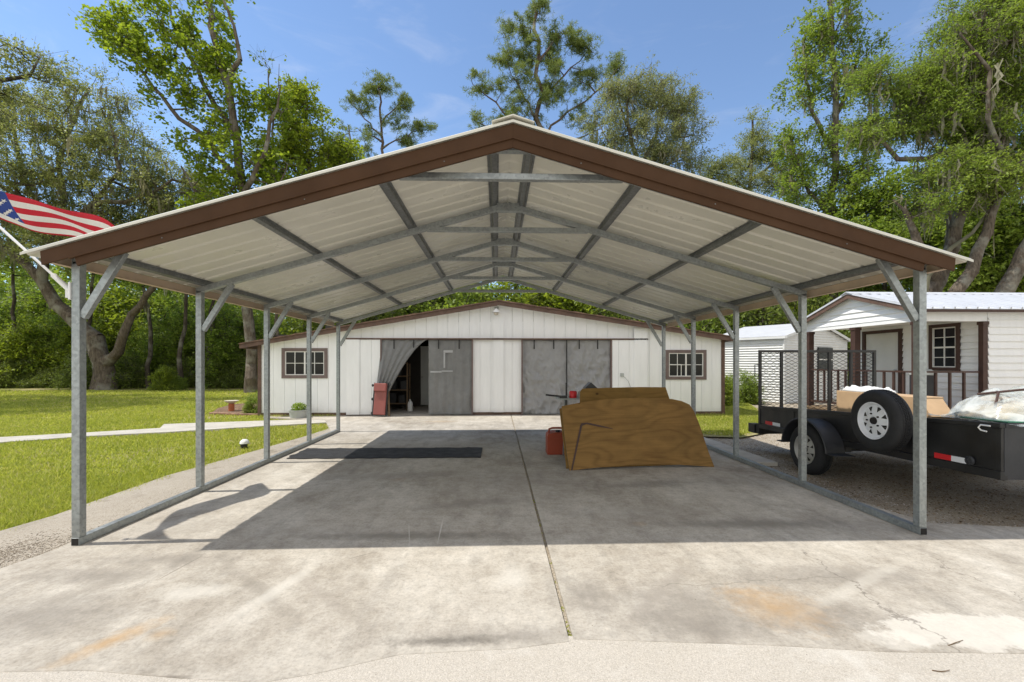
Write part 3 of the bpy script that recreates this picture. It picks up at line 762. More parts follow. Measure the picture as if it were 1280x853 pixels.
mb = MB(); mb.box(-4.37, 4.20, BY - 0.085, BY - 0.004, 2.145, 2.185); mb.build('door_track', M['trimbrown'], barn)
# vertical cover boards and slid-open door leaves
mb = MB(); mb.prism([(-0.225, HZ + .02), (0.06, HZ + .02), (0.06, roofz(.06) - .03), (-0.225, roofz(-.225) - .03)], 'y', BY - 0.04, BY - 0.002); mb.box(-0.225, 0.06, BY - 0.04, BY - 0.002, 0.08, 2.142); mb.build('cover_board', M['white'], barn)
mb = MB(); boards(mb, -4.33, -3.39, 0.03, 2.14, BY - 0.06); mb.box(-4.36, -4.0, BY - 0.085, BY - 0.061, 0.03, 2.14); mb.build('sliding_door', M['white'], barn)
mb = MB(); boards(mb, 3.15, 4.16, 0.03, 2.14, BY - 0.06); mb.box(3.80, 4.18, BY - 0.085, BY - 0.061, 0.03, roofz(4.1) - .1); mb.build('sliding_door', M['white'], barn)
for x in (-3.40, -0.83, 0.585, 3.15):
    mb = MB(); mb.box(x - 0.02, x + 0.02, BY - 0.07, BY + 0.06, 0.0, 2.14); mb.build('jamb', M['wintrim'], barn)
def window(par, x0, x1, z0, z1, y, cols, rows, cas=0.09, sash=0.024, matc=None, axis='y', name='window'):
    def bx(mb, a0, a1, d0, d1, h0, h1):
        if axis == 'y': mb.box(a0, a1, y + d0, y + d1, h0, h1)
        else: mb.box(y + d0, y + d1, a0, a1, h0, h1)
    mb = MB()
    bx(mb, x0 - cas*.0, x1, -0.03, 0.01, z1 - cas, z1); bx(mb, x0, x1, -0.03, 0.01, z0, z0 + cas)
    bx(mb, x0, x0 + cas, -0.03, 0.01, z0 + cas, z1 - cas); bx(mb, x1 - cas, x1, -0.03, 0.01, z0 + cas, z1 - cas)
    w = mb.build(name, matc or M['wintrim'], par)
    xa, xb, za, zb = x0 + cas, x1 - cas, z0 + cas, z1 - cas
    mb = MB()
    bx(mb, xa, xb, -0.015, 0.015, zb - sash, zb - .001); bx(mb, xa, xb, -0.015, 0.015, za + .001, za + sash)
    bx(mb, xa + .001, xa + sash, -0.015, 0.015, za + sash, zb - sash); bx(mb, xb - sash, xb - .001, -0.015, 0.015, za + sash, zb - sash)
    for i in range(1, cols):
        xx = xa + (xb - xa) * i / cols; wd = 0.02 if cols == 4 and i == 2 else 0.008
        bx(mb, xx - wd, xx + wd, -0.011, 0.012, za + sash, zb - sash)
    for i in range(1, rows):
        zz = za + (zb - za) * i / rows; wd = 0.018 if rows == 4 and i == 2 else 0.008
        bx(mb, xa + sash, xb - sash, -0.013, 0.013, zz - wd, zz + wd)
    mb.build('sash', M['muntin'], w)
    mb = MB(); bx(mb, xa + .002, xb - .002, 0.0165, 0.0195, za + .002, zb - .002); mb.build('pane', M['glass'], w)
    return w
window(barn, wl0, wl1, wlz0, wlz1, BY, 4, 2)
w2 = window(barn, wr0, wr1, wrz0, wrz1, BY, 4, 2)
mb = MB(); mb.box(4.86, 5.20, BY - 0.02, BY - 0.016, 1.42, 1.445); mb.box(5.18, 5.20, BY - 0.02, BY - 0.016, 1.1, 1.42); mb.build('lower_sash', M['muntin'], w2)
# gable lamp
mb = MB(); mb.box(-0.20, -0.08, BY - 0.06, BY - 0.041, 2.98, 3.08); mb.tube([(-0.14, BY - 0.05, 3.03), (-0.14, BY - 0.15, 3.04), (-0.15, BY - 0.20, 3.0)], 0.014, 8)
lamp = mb.build('gable_lamp', M['zinc'], barn, smooth=True)
mb = MB(); mb.lathe((-0.15, BY - 0.20, 2.90), [(0.03, 0.11), (0.05, 0.085), (0.085, 0.05), (0.115, 0.0), (0.112, -0.002), (0.08, 0.045), (0.04, 0.08), (0.0, 0.09)], 20); mb.build('shade', M['whitepl'], lamp, smooth=True)
mb = MB(); mb.lathe((-0.15, BY - 0.20, 2.84), [(0, -0.02), (0.05, -0.01), (0.065, 0.03), (0.06, 0.08), (0, 0.09)], 16); mb.build('globe', M['stone'], lamp, smooth=True)
# outlet with its cord
mb = MB(); mb.box(3.40, 3.50, BY - 0.10, BY - 0.061, 1.09, 1.19); ob = mb.build('outlet_box', M['zinc'], barn, bevel=0.006)
mb = MB(); mb.tube([(3.47, BY - 0.10, 1.1), (3.53, BY - 0.13, 1.06), (3.62, BY - 0.12, 0.95), (3.70, BY - 0.11, 0.75), (3.72, BY - 0.11, 0.45), (3.7, BY - .11, .03)], 0.008, 8); mb.build('cord', M['zinc'], ob, smooth=True)
# interior seen through the open door
mb = MB(); mb.box(-6.6, 6.3, BY + .06, 17.4, 0.004, 0.012); mb.build('floor', M['apron'], barn)
mb = MB(); mb.box(-6.6, 6.3, 17.4, 17.5, 0.0, 2.9); mb.box(-6.66, -6.6, 13.1, 17.5, 0, 1.9); mb.box(6.3, 6.31, 13.1, 17.5, 0, 2); mb.box(-0.1, 0.0, 13.1, 17.4, 0, 2.6)
mb.box(-6.6, 6.3, 13.1, 17.4, 2.25, 2.28); mb.build('inner_wall', M['dark'], barn)
mb = MB(); mb.box(-2.72, -1.75, 15.55, 15.60, 0.05, 2.05); d = mb.build('inner_door', M['intdoor'], barn, bevel=0.004)
mb = MB()
for za, zb in ((0.2, 0.85), (1.0, 1.9)):
    for xa in (-2.62, -2.2):
        mb.box(xa, xa + 0.34, 15.543, 15.549, za, zb)
mb.build('door_panels', M['intdoor'], d)
mb = MB(); mb.lathe((-2.66, 15.54, 1.0), [(0.012, 0), (0.012, -0.03), (0.03, -0.04), (0.03, -0.06), (0, -0.07)], 12, 'y'); mb.build('knob', M['chrome'], d, smooth=True)
mb = MB(); mb.box(-2.85, -2.73, 15.55, 15.63, 0, 2.2); mb.box(-1.74, -1.62, 15.55, 15.63, 0, 2.2); mb.box(-6.5, -2.851, 15.57, 15.62, 0, 2.2); mb.box(-1.619, -0.11, 15.57, 15.62, 0, 2.2); mb.build('partition', M['dark'], barn)

# things standing inside the barn
su = thing('shelf_unit', 'dark shelf rack of clutter just inside the open barn door', 'shelf', (-3.1, 14.5, 0.012))
mb = MB()
for x in (-3.6, -2.95):
    for y in (14.3, 14.7): mb.box(x, x + 0.04, y, y + 0.04, 0.012, 1.5)
mb.build('frame', M['wood'], su)
for z in (0.2, 0.62, 1.05, 1.45):
    mb = MB(); mb.box(-3.6, -2.91, 14.302, 14.738, z, z + 0.03); mb.build('shelf', M['wood'], su)
mb = MB()
for x, z, w, h in ((-3.5, .23, .2, .3), (-3.2, .23, .18, .25), (-3.45, .65, .15, .3), (-3.15, .65, .2, .28), (-3.4, 1.08, .25, .22)):
    mb.box(x, x + w, 14.35, 14.6, z + .001, z + h)
o = mb.build('tins', M['blackgrey'], su, bevel=0.01)
jg = MB(); jg.lathe((-2.78, 14.0, 0.012), [(0.075, 0), (0.08, 0.02), (0.08, 0.22), (0.06, 0.28), (0.025, 0.32), (0.025, 0.36), (0.0, 0.36)], 16)
tag(jg.build('jug', M['whitepl'], smooth=True), 'small white jug on the barn floor inside the open doorway', 'jug')
cb = thing('cabinet', 'white cabinet faintly seen through the grey tarp beside the open doorway', 'cabinet', (-1.2, 13.9, 0.012))
mb = MB(); mb.box(-1.50, -1.02, 13.6, 14.1, 0.014, 0.82); mb.build('body', M['whitepl'], cb, bevel=0.01)
mb = MB(); mb.box(-1.49, -1.03, 13.585, 13.599, 0.06, 0.80); mb.build('door', M['whitepl'], cb, bevel=0.006)

# tarps
def curtain(name, label, x0, x1, z0, z1, y, mat, fold=0.02, nf=7, seed=0, pull=None, straps=(), crk_=0.0):
    t = thing(name, label, 'tarp', ((x0 + x1) / 2, y, z0), 'grey tarps hung in the barn doorways')
    rg = random.Random(seed); NXc, NZc = 90, 80; ph = rg.random() * 6
    mb = MB(); vs = []
    for j in range(NZc + 1):
        v = j / NZc; z = z1 + (z0 - z1) * v
        for i in range(NXc + 1):
            u = i / NXc; x = x0 + (x1 - x0) * u
            zz = z; yy = y + fold * (0.3 + 0.7 * v) * (math.sin(u * nf * 6.28 + ph + v * 1.5) * 0.5 + mnoise.noise(Vector((u * 5, v * 4, seed))) + crk_ * (abs(mnoise.noise(Vector((u * 4 + v * 3, v * 5 - u * 2, seed + 5)))) + .6 * abs(mnoise.noise(Vector((u * 9 - v * 4, v * 11, seed + 9)))))) - 0.02 * v
            if pull:
                r = pull(v); x = r[0] + (r[1] - r[0]) * u; zz = r[2] + (r[3] - r[2]) * u
                yy = y - 0.02 + fold * (1.0 + v) * math.sin(u * nf * 6.28 + ph) - 0.14 * v
            vs.append((x, yy, zz))
    fs = [(j*(NXc+1)+i, j*(NXc+1)+i+1, (j+1)*(NXc+1)+i+1, (j+1)*(NXc+1)+i) for j in range(NZc) for i in range(NXc)]
    mb.add(vs, fs); mb.build('sheet', mat, t, smooth='all', solid=0.003, fixn=False)
    for sx in straps:
        mb = MB(); mb.box(sx - 0.018, sx + 0.018, y - 0.062, y - 0.056, z1 - 0.26, z1 + 0.02); mb.build('strap', M['black'], t)
    return t
CY = BY - 0.005
def pull(v):
    # top edge hung along the track, the lower part swept back to the left and tied low
    # rows run from the track to the tied hem
    a = v ** 0.9
    xl = -3.38 + (-3.50 + 3.38) * a; zl = 2.14 + (0.78 - 2.14) * a
    xr = -2.08 + (-3.22 + 2.08) * (v ** 0.82); zr = 2.14 + (0.52 - 2.14) * (v ** 1.25)
    return xl, xr, zl, zr
curtain('tarp', 'grey mesh tarp swept back to the left to open the barn doorway', -3.38, -2.08, 0.02, 2.14, CY, M['tarpA'], 0.012, 5, 1, pull, (-3.03, -2.48))
tb = curtain('tarp', 'see-through grey mesh tarp hanging straight beside the open doorway', -2.07, -0.84, 0.02, 2.14, CY, M['tarpA'], 0.03, 5, 2, None, (-1.78, -1.20), .6)
for (xa_, ya_), (xb_, yb_) in (((554.5, 438), (566, 441)), ((554.5, 441.2), (556.5, 460)), ((538, 464), (552, 466)), ((552.2, 463.4), (566, 464.8))):
    a, b_ = atY(xa_, ya_, CY - .05), atY(xb_, yb_, CY - .05)
    mb = MB(); mb.box(a[0], b_[0], CY - .066, CY - .063, b_[2], a[2]); mb.build('tape_patch', M['tape'], tb)
curtain('tarp', 'crumpled grey tarp left of the dark seam in the right doorway', 0.60, 1.855, 0.02, 2.14, CY, M['tarpB'], 0.035, 2, 3, None, (0.93, 1.49), 3.6)
curtain('tarp', 'crumpled grey tarp right of the dark seam in the right doorway', 1.875, 3.13, 0.02, 2.14, CY, M['tarpB'], 0.04, 2, 4, None, (2.22, 2.75), 4.0)
mb = MB(); mb.box(1.853, 1.878, BY - 0.055, BY - 0.03, 0.01, 2.14); mb.build('centre_post', M['black'], barn)
# ------------------------------------------------------------------ porch cabin on the right
cab = thing('porch_cabin', 'white lap sided cabin with a ribbed metal roof, brown trimmed porch gable and railing', 'cabin', (9.85, 8.94, -0.08))
GX, RX, LY, BYc, RY = 8.40, 9.85, 8.94, 12.28, 10.61
RZc, EZ, EY = 3.13, 2.55, 8.72
sl = (RZc - EZ) / (RY - EY)
def crz(y): return RZc - sl * abs(y - RY)
def lap(mb, axis, pl, a0, a1, z0, z1, out, h=0.14, clip=None):
    # overlapping boards; bottom edge of every board stands proud
    z = z0
    while z < z1 - 1e-3:
        zt = min(z + h, z1)
        b0, b1 = a0, a1
        c0, c1 = a0, a1
        if clip:
            b0, b1 = clip(z); c0, c1 = clip(zt)
            if b1 - b0 < 0.05: break
            if c1 - c0 < 0.01: c0 = c1 = (b0 + b1) / 2
        P = []
        for d in (0.0, 1.0):
            for (aa, zz, o) in ((b0, z, 0.032), (b1, z, 0.032), (c1, zt, 0.002), (c0, zt, 0.002)):
                off = out * (o if d == 0 else -0.02)
                P.append((aa, pl + off, zz) if axis == 'y' else (pl + off, aa, zz))
        mb.add(P, [(0,1,2,3),(7,6,5,4),(0,4,5,1),(1,5,6,2),(2,6,7,3),(3,7,4,0)])
        z += h
FZ = 0.33
mb = MB()
lap(mb, 'y', LY, RX, 15.0, FZ, 2.46, -1, 0.145)
# recessed wall around door and window
wy0, wy1, wz0, wz1 = 9.46, 10.15, 1.31, 2.35
dy0, dy1, dz1 = 10.86, 12.06, 2.33
for a0, a1, z0, z1 in ((LY + .02, wy0, FZ, 2.44), (wy0, wy1, FZ, wz0), (wy1, dy0, FZ, 2.44), (dy1, BYc, FZ, 2.44), (dy0, dy1, dz1, 2.44), (wy0, wy1, wz1, 2.44)):
    lap(mb, 'x', RX, a0, a1, z0, z1, -1, 0.145)
mb.box(RX + .03, 15.0, BYc - 0.05, BYc, FZ, 2.5); mb.box(14.95, 15.0, LY + .03, BYc - .05, FZ, 2.5)
mb.box(RX + .021, RX + .06, LY + .03, BYc - .05, FZ, 2.44)
mb.build('wall', M['cream'], cab)
mb = MB(); lap(mb, 'x', GX, 0, 0, 2.42, 3.10, -1, 0.13, lambda z: (max(LY - .02, RY - (RZc - .03 - z) / sl), min(BYc + .02, RY + (RZc - .03 - z) / sl)))
mb.box(GX - 0.02, GX + 0.08, LY - 0.02, BYc + 0.02, 2.33, 2.419); mb.box(GX + .081, RX - .03, LY - 0.02, LY + 0.06, 2.33, 2.52); mb.box(RX - .029, 15, LY - .03, LY - .005, 2.40, 2.52)
mb.build('gable', M['cream'], cab)
mb = MB(); mb.box(GX + .09, RX - .025, LY + .07, BYc, 2.40, 2.43); mb.build('porch_ceiling', M['cream'], cab)
# roof with standing ribs
for s in (-1, 1):
    mb = MB(); y1 = EY if s < 0 else 2 * RY - EY
    xs = np.arange(8.22, 15.25, 0.23); th = 0.012
    def rp(y, dz): return crz(y) + dz
    mb.add([(8.22, RY, RZc), (15.25, RY, RZc), (15.25, y1, EZ), (8.22, y1, EZ), (8.22, RY, RZc + th), (15.25, RY, RZc + th), (15.25, y1, EZ + th), (8.22, y1, EZ + th)],
           [(0,3,2,1),(4,5,6,7),(0,1,5,4),(1,2,6,5),(2,3,7,6),(3,0,4,7)])
    for x in xs:
        mb.bar((x + .02, RY - s * 0.0, RZc + th + 0.012), (x + .02, y1 + s * 0.01, EZ + th + 0.012), 0.03, 0.045)
    mb.build('roof', M['whiteroof'], cab)
    mb = MB(); mb.prism([(RY, RZc - 0.003), (y1, EZ - 0.003), (y1, EZ - 0.10), (RY, RZc - 0.105)], 'x', 8.24, 8.27); mb.build('rake_board', M['trimbrown'], cab)
    mb = MB(); mb.box(8.272, 15.2, y1, y1 - s * 0.02, EZ - 0.055, EZ - 0.004); mb.build('fascia', M['darkbrown'], cab)
mb = MB(); mb.prism([(RY - .16, crz(RY-.16) + .03), (RY, RZc + .04), (RY + .16, crz(RY+.16) + .03), (RY + .16, crz(RY+.16) + .04), (RY, RZc + .055), (RY - .16, crz(RY-.16) + .04)], 'x', 8.2, 15.27); mb.build('ridge_cap', M['whiteroof'], cab)
for x, y, hw in ((GX + .04, LY + .06, .07), (GX + .04, RY, .07), (GX + .04, BYc - .08, .07), (RX - .075, LY + .02, .05)):
    mb = MB(); mb.box(x - hw, x + hw, y - hw, y + hw, FZ, 2.328); mb.box(x - hw - .015, x + hw + .015, y - hw - .015, y + hw + .015, 2.26, 2.329); mb.build('porch_post', M['darkbrown'], cab, bevel=0.004)
def railing(p0, p1):
    mb = MB(); a = Vector(p0); b_ = Vector(p1)
    mb.bar(a + Vector((0,0,1.30)), b_ + Vector((0,0,1.30)), 0.07, 0.035); mb.bar(a + Vector((0,0,0.46)), b_ + Vector((0,0,0.46)), 0.05, 0.05)
    r = mb.build('railing', M['darkbrown'], cab)
    n = max(2, int((b_ - a).length / 0.24))
    for i in range(1, n):
        p = a.lerp(b_, i / n); mb = MB(); mb.box(p.x - .02, p.x + .02, p.y - .02, p.y + .02, 0.486, 1.281); mb.build('baluster', M['darkbrown'], r)
railing((GX + .04, LY + .13, 0), (GX + .04, RY - .07, 0)); railing((GX + .04, RY + .07, 0), (GX + .04, BYc - .15, 0)); railing((GX + .11, LY + .05, 0), (RX - .15, LY + .05, 0))
mb = MB(); mb.box(GX - 0.02, RX, LY - .02, BYc, FZ - .06, FZ - .002); mb.box(GX, 15, LY + .02, BYc - .02, -0.08, FZ - .061); mb.build('porch_floor', M['wood'], cab)
mb = MB(); mb.box(RX - .02, RX + .03, dy0 + .09, dy1 - .09, FZ, dz1 - .08); dr = mb.build('door', M['intdoor'], cab, bevel=.003)
mb = MB(); mb.box(RX - .06, RX - .0, dy0, dy0 + .088, FZ, dz1); mb.box(RX - .06, RX, dy1 - .088, dy1, FZ, dz1); mb.box(RX - .059, RX, dy0 + .088, dy1 - .088, dz1 - .078, dz1); mb.build('door_trim', M['darkbrown'], cab)
mb = MB(); mb.lathe((RX - .02, dy0 + .17, 1.3), [(.012, 0), (.012, -.03), (.03, -.04), (.03, -.06), (0, -.07)], 12, 'x'); mb.build('knob', M['chrome'], dr, smooth=True)
window(cab, wy0, wy1, wz0, wz1, RX - .03, 2, 4, 0.075, 0.025, M['darkbrown'], 'x')
gr = thing('grill', 'dark box grill with a grey lid standing on the cabin porch behind the railing', 'grill', (8.9, 9.3, FZ))
mb = MB(); mb.box(8.84, 9.10, 9.3, 9.62, FZ, 1.22); mb.build('cabinet', M['blackgrey'], gr, bevel=.01)
mb = MB(); mb.prism([(9.29, 1.222), (9.63, 1.222), (9.62, 1.29), (9.54, 1.35), (9.38, 1.35), (9.30, 1.29)], 'x', 8.83, 9.11); mb.build('lid', M['zinc'], gr, bevel=.01)

# ------------------------------------------------------------------ corrugated metal shed behind the cabin
sh = thing('metal_shed', 'small pale corrugated metal shed with a white gable roof behind the trailer', 'shed', (10.8, 17.0, -0.1))
def shl(x, y, z): return (10.8 + x, 17.0 + y, z)
def corr(mb, axis, a0, a1, z0, ztop, pl, pitch=0.10, amp=0.016):
    n = int((ztop(0.5) - z0) / pitch * 6) if callable(ztop) else int((ztop - z0) / pitch * 6)
    rows = []
    for i in range(n + 1):
        z = z0 + i * pitch / 6; rows.append((z, amp * math.sin(i / 6 * 2 * math.pi)))
    vs = []
    for z, d in rows:
        b0, b1 = (a0, a1)
        if callable(ztop):
            b0, b1 = ztop(z, 1)
        for a in (b0, b1): vs.append(shl(pl + d, a, z) if axis == 'x' else shl(a, pl + d, z))
    mb.add(vs, [(2*i, 2*i+1, 2*i+3, 2*i+2) for i in range(len(rows) - 1)])
GW, SLn, SZ, SRZ = 5.3, 3.0, 2.50, 3.12
def gclip(z, full=0):
    if not full: return SRZ - .02
    if z <= SZ: return (0.03, GW - .03)
    k = (z - SZ) / (SRZ - SZ) * GW / 2
    return (k + .03, GW - k - .03) if k < GW / 2 - .03 else (GW/2 - .001, GW/2 + .001)
mb = MB(); corr(mb, 'x', 0.03, SLn, -0.1, SZ, 0.0); corr(mb, 'y', 0.03, GW - .03, -0.1, gclip, 0.0); corr(mb, 'x', 0.03, SLn, -0.1, SZ, GW); corr(mb, 'y', 0, GW, -0.1, gclip, SLn)
mb.build('wall', M['shedwhite'], sh, fixn=False, smooth='all')
for x in (0.0, GW):
    mb = MB(); v = shl(x, 0, 0); mb.box(v[0] - .03, v[0] + .03, v[1] - .03, v[1] + .03, -0.1, SZ); mb.build('corner_trim', M['shedwhite'], sh)
for s in (0, 1):
    mb = MB(); x0 = -0.12 if s == 0 else GW + .12; sg = -1 if s == 0 else 1
    z0 = SZ - .12 * (SRZ - SZ) / (GW / 2) + .03
    P = [shl(x0, -.12, z0), shl(GW/2, -.12, SRZ + .03), shl(GW/2, SLn + .12, SRZ + .03), shl(x0, SLn + .12, z0)]
    mb.add(P + [(a, b_, c + .02) for a, b_, c in P], [(3,2,1,0),(4,5,6,7),(0,1,5,4),(1,2,6,5),(2,3,7,6),(3,0,4,7)])
    mb.build('roof', M['whiteroof'], sh)
    mb = MB(); mb.add([shl(x0, -.123, z0 - .09), shl(GW/2, -.123, SRZ - .06), shl(GW/2, -.123, SRZ + .05), shl(x0, -.123, z0 + .02), shl(x0, -.15, z0 - .09), shl(GW/2, -.15, SRZ - .06), shl(GW/2, -.15, SRZ + .05), shl(x0, -.15, z0 + .02)], [(0,1,2,3),(7,6,5,4),(0,4,5,1),(1,5,6,2),(2,6,7,3),(3,7,4,0)]); mb.build('rake_trim', M['shedwhite'], sh)
    mb = MB(); a = shl(x0, 0, 0)[0]; mb.box(a - .012, a + .012, 17.0 - .11, 17.0 + SLn + .11, z0 - .09, z0 - .004); mb.build('eave_trim', M['shedwhite'], sh)
mb = MB(); v = shl(2.62, -0.02, 0); mb.box(v[0], v[0] + 1.25, v[1] - .05, v[1] + .02, 1.16, 2.12); wn = mb.build('shed_window', M['black'], sh)
mb = MB(); mb.box(v[0] + .02, v[0] + 1.23, v[1] - .062, v[1] - .051, 1.60, 1.645); mb.build('sash_bar', M['muntin'], wn)
sh.rotation_euler = (0, 0, math.atan2(.51, .86))

# ------------------------------------------------------------------ utility trailer
tr = thing('utility_trailer', 'black utility trailer with a mesh tailgate and a white rimmed spare wheel', 'trailer', (5.5, 6.0, -0.085))
TX0, TX1 = 4.45, 6.62; YA, YBt = 3.99, 7.82
def tz(y, a, b_): return a + (b_ - a) * (y - YA) / (YBt - YA)
top = lambda y: tz(y, .915, .715); bot = lambda y: tz(y, .50, .435)
for X, s in ((TX0, 1), (TX1, -1)):
    mb = MB(); mb.prism([(YA, bot(YA)), (YA, top(YA) - .02), (YBt, top(YBt) - .02), (YBt, bot(YBt))], 'x', X + s * .010, X + s * .030)
    for y in (YA + .02, 4.75, 5.5, 6.9, YBt - .02): mb.box(X + s*.001, X + s * .0095, y - .022, y + .022, bot(y) + .0, top(y) - .03)
    mb.build('side_panel', M['black'], tr, bevel=.003)
    mb = MB(); mb.bar((X + s*.02, YA - .0, top(YA)), (X + s*.02, YBt, top(YBt)), .05, .045); mb.build('top_rail', M['black'], tr, bevel=.006)
    mb = MB(); mb.bar((X + s*.035, YA - .0, bot(YA) - .042), (X + s*.035, YBt, bot(YBt) - .05), .07, .08); mb.build('frame_rail', M['black'], tr, bevel=.005)
mb = MB(); mb.box(TX0 + .035, TX1 - .035, YA + .0, YA + .02, .42, .895); mb.build('front_panel', M['blackgrey'], tr, bevel=.003)
mb = MB(); mb.bar((TX0 + .046, YA + .02, .915), (TX1 - .046, YA + .02, .915), .05, .045); mb.build('front_rail', M['blackgrey'], tr, bevel=.006)
mb = MB(); mb.add([(TX0 + .08, YA + .03, .50), (TX1 - .08, YA + .03, .50), (TX1 - .08, YBt, .43), (TX0 + .08, YBt, .43), (TX0 + .08, YA + .03, .46), (TX1 - .08, YA + .03, .46), (TX1 - .08, YBt, .39), (TX0 + .08, YBt, .39)], [(0,1,2,3),(7,6,5,4),(0,4,5,1),(1,5,6,2),(2,6,7,3),(3,7,4,0)]); mb.build('deck', M['wood'], tr)
mb = MB(); mb.bar((4.9, YA - .0, .44), (5.5, 2.6, .44), .06, .09); mb.bar((6.15, YA - .0, .44), (5.56, 2.6, .44), .06, .09); mb.box(5.48, 5.58, 2.3, 2.62, .41, .5); mb.tube([(5.53, 2.75, -.085), (5.53, 2.75, .9)], .03, 10); mb.build('tongue', M['black'], tr, bevel=.004)
mb = MB(); mb.box(TX0 + .0, TX1, YBt + .002, YBt + .10, .24, .42); mb.box(TX0 - .02, TX0 + .12, YBt + .101, YBt + .30, .24, .40); mb.box(TX1 - .12, TX1 + .02, YBt + .101, YBt + .30, .24, .40); mb.build('rear_bumper', M['black'], tr, bevel=.006)
mb = MB(); mb.tube([(4.42, 6.3, .27), (6.65, 6.3, .27)], .035, 10); mb.box(4.5, 4.58, 5.9, 6.7, .30, .38); mb.box(6.5, 6.58, 5.9, 6.7, .30, .38); mb.build('axle', M['black'], tr)
def wheel(name, xo, xi, y, z, rimmat, r=0.35, s=1):
    # outer face at xo, inner at xi
    d = 1 if xi > xo else -1; w = abs(xi - xo)
    prof = [(0.205, 0.025), (0.225, 0.006), (0.27, -0.002), (0.315, 0.006), (0.338, 0.025), (r, 0.05), (r, 0.075), (r - .008, .078), (r - .008, .084), (r, .087), (r, w/2 - .003), (r - .008, w/2), (r - .008, w/2 + .004), (r, w/2 + .007), (r, w - .087), (r - .008, w - .084), (r - .008, w - .078), (r, w - .075), (r, w - .05), (0.338, w - .025), (0.315, w - .006), (0.27, w), (0.205, w - .02)]
    wl = thing_part(name, tr)
    mb = MB(); mb.lathe((xo, y, z), [(rr_, h * d) for rr_, h in prof], 48, 'x', cap=False)
    # tread blocks: shallow cross grooves as raised bars
    for k in range(64):
        t = 2 * math.pi * k / 64
        for h0, h1, sk in ((.055, .072, .02), (.09, w/2 - .006, -.02), (w/2 + .01, w - .09, .02), (w - .072, w - .055, -.02)):
            c0, s0 = math.cos(t), math.sin(t); c1, s1 = math.cos(t + sk), math.sin(t + sk)
            a = Vector((xo + h0 * d, y + (r + .002) * c0, z + (r + .002) * s0)); bb = Vector((xo + h1 * d, y + (r + .002) * c1, z + (r + .002) * s1))
            mb.bar(a, bb, .018, .007, up=(0, c0, s0))
    mb.build('tyre', M['rubber'], wl, smooth=True)
    mb = MB(); mb.lathe((xo, y, z), [(h, q * d) for h, q in ((0.206, .03), (0.212, .008), (0.205, .004), (0.195, .012), (0.188, .05), (0.182, .055), (0.15, .040), (0.10, .030), (0.075, .022), (0.055, .022), (0.05, .03), (0.0, .03))], 48, 'x', cap=False)
    mb.build('rim', rimmat, wl, smooth=True)
    mb = MB()
    for k in range(8):                                     # slots of the spoked rim
        t = 2 * math.pi * (k + .5) / 8; c, s_ = math.cos(t), math.sin(t)
        p = lambda rr_, tt, hh: (xo + hh * d, y + rr_ * math.cos(t + tt), z + rr_ * math.sin(t + tt))
        mb.add([p(.105, 0.0, .0285), p(.16, -.17, .0415), p(.165, .0, .044), p(.16, .17, .0415)], [(0,1,2,3)])
    for k in range(5):
        t = 2 * math.pi * k / 5; mb.lathe((xo + .022 * d, y + .082 * math.cos(t), z + .082 * math.sin(t)), [(.010, 0), (.010, -.014 * d), (0, -.016 * d)], 6, 'x')
    mb.lathe((xo + .03 * d, y, z), [(.042, 0), (.038, -.02 * d), (.025, -.028 * d), (0, -.028 * d)], 16, 'x')
    mb.build('slots', M['hole'], wl)
    return wl
def thing_part(name, par):
    me = bpy.data.meshes.new(name); o = bpy.data.objects.new(name, None); COL.objects.link(o); o.parent = par; o.empty_display_size = .1
    bpy.data.meshes.remove(me); return o
wheel('wheel', 4.205, 4.41, 6.30, .265, M['rimgrey'])
wheel('wheel', 6.865, 6.66, 6.30, .265, M['rimgrey'])
sp_ = wheel('spare_wheel', 4.12, 4.325, 5.03, .83, M['rimwhite'])
mb = MB(); mb.box(4.30, 4.449, 4.98, 5.08, .70, .78); mb.tube([(4.14, 5.03, .83), (4.45, 5.03, .83)], .02, 8); mb.build('spare_bracket', M['black'], tr)
for xa, xb in ((4.19, 4.445), (6.625, 6.88)):
    mb = MB(); n = 22; vs = []
    for i in range(n + 1):
        t = R(4) + (R(176) - R(4)) * i / n
        for rr_ in (.425, .432):
            for x in (xa, xb): vs.append((x, 6.30 + rr_ * math.cos(t) * 1.08, .265 + rr_ * math.sin(t)))
    fs = []
    for i in range(n):
        a = 4 * i
        fs += [(a, a+1, a+5, a+4), (a+2, a+6, a+7, a+3), (a, a+4, a+6, a+2), (a+1, a+3, a+7, a+5)]
    fs += [(0, 2, 3, 1), (4*n, 4*n+1, 4*n+3, 4*n+2)]
    mb.add(vs, fs)
    xo = xa if xa < 5 else xb; so = 1 if xa < 5 else -1      # rolled outer lip
    pts = [(xo, 6.30 + .43 * 1.08 * math.cos(R(4) + R(172) * i / 24), .265 + .43 * math.sin(R(4) + R(172) * i / 24)) for i in range(25)]
    mb.tube(pts, .012, 6); mb.box(xa, xb, 5.66, 5.84, .285, .297); mb.box(xa, xb, 6.76, 6.9, .285, .297)
    mb.build('fender', M['blackgrey'], tr, smooth=True)
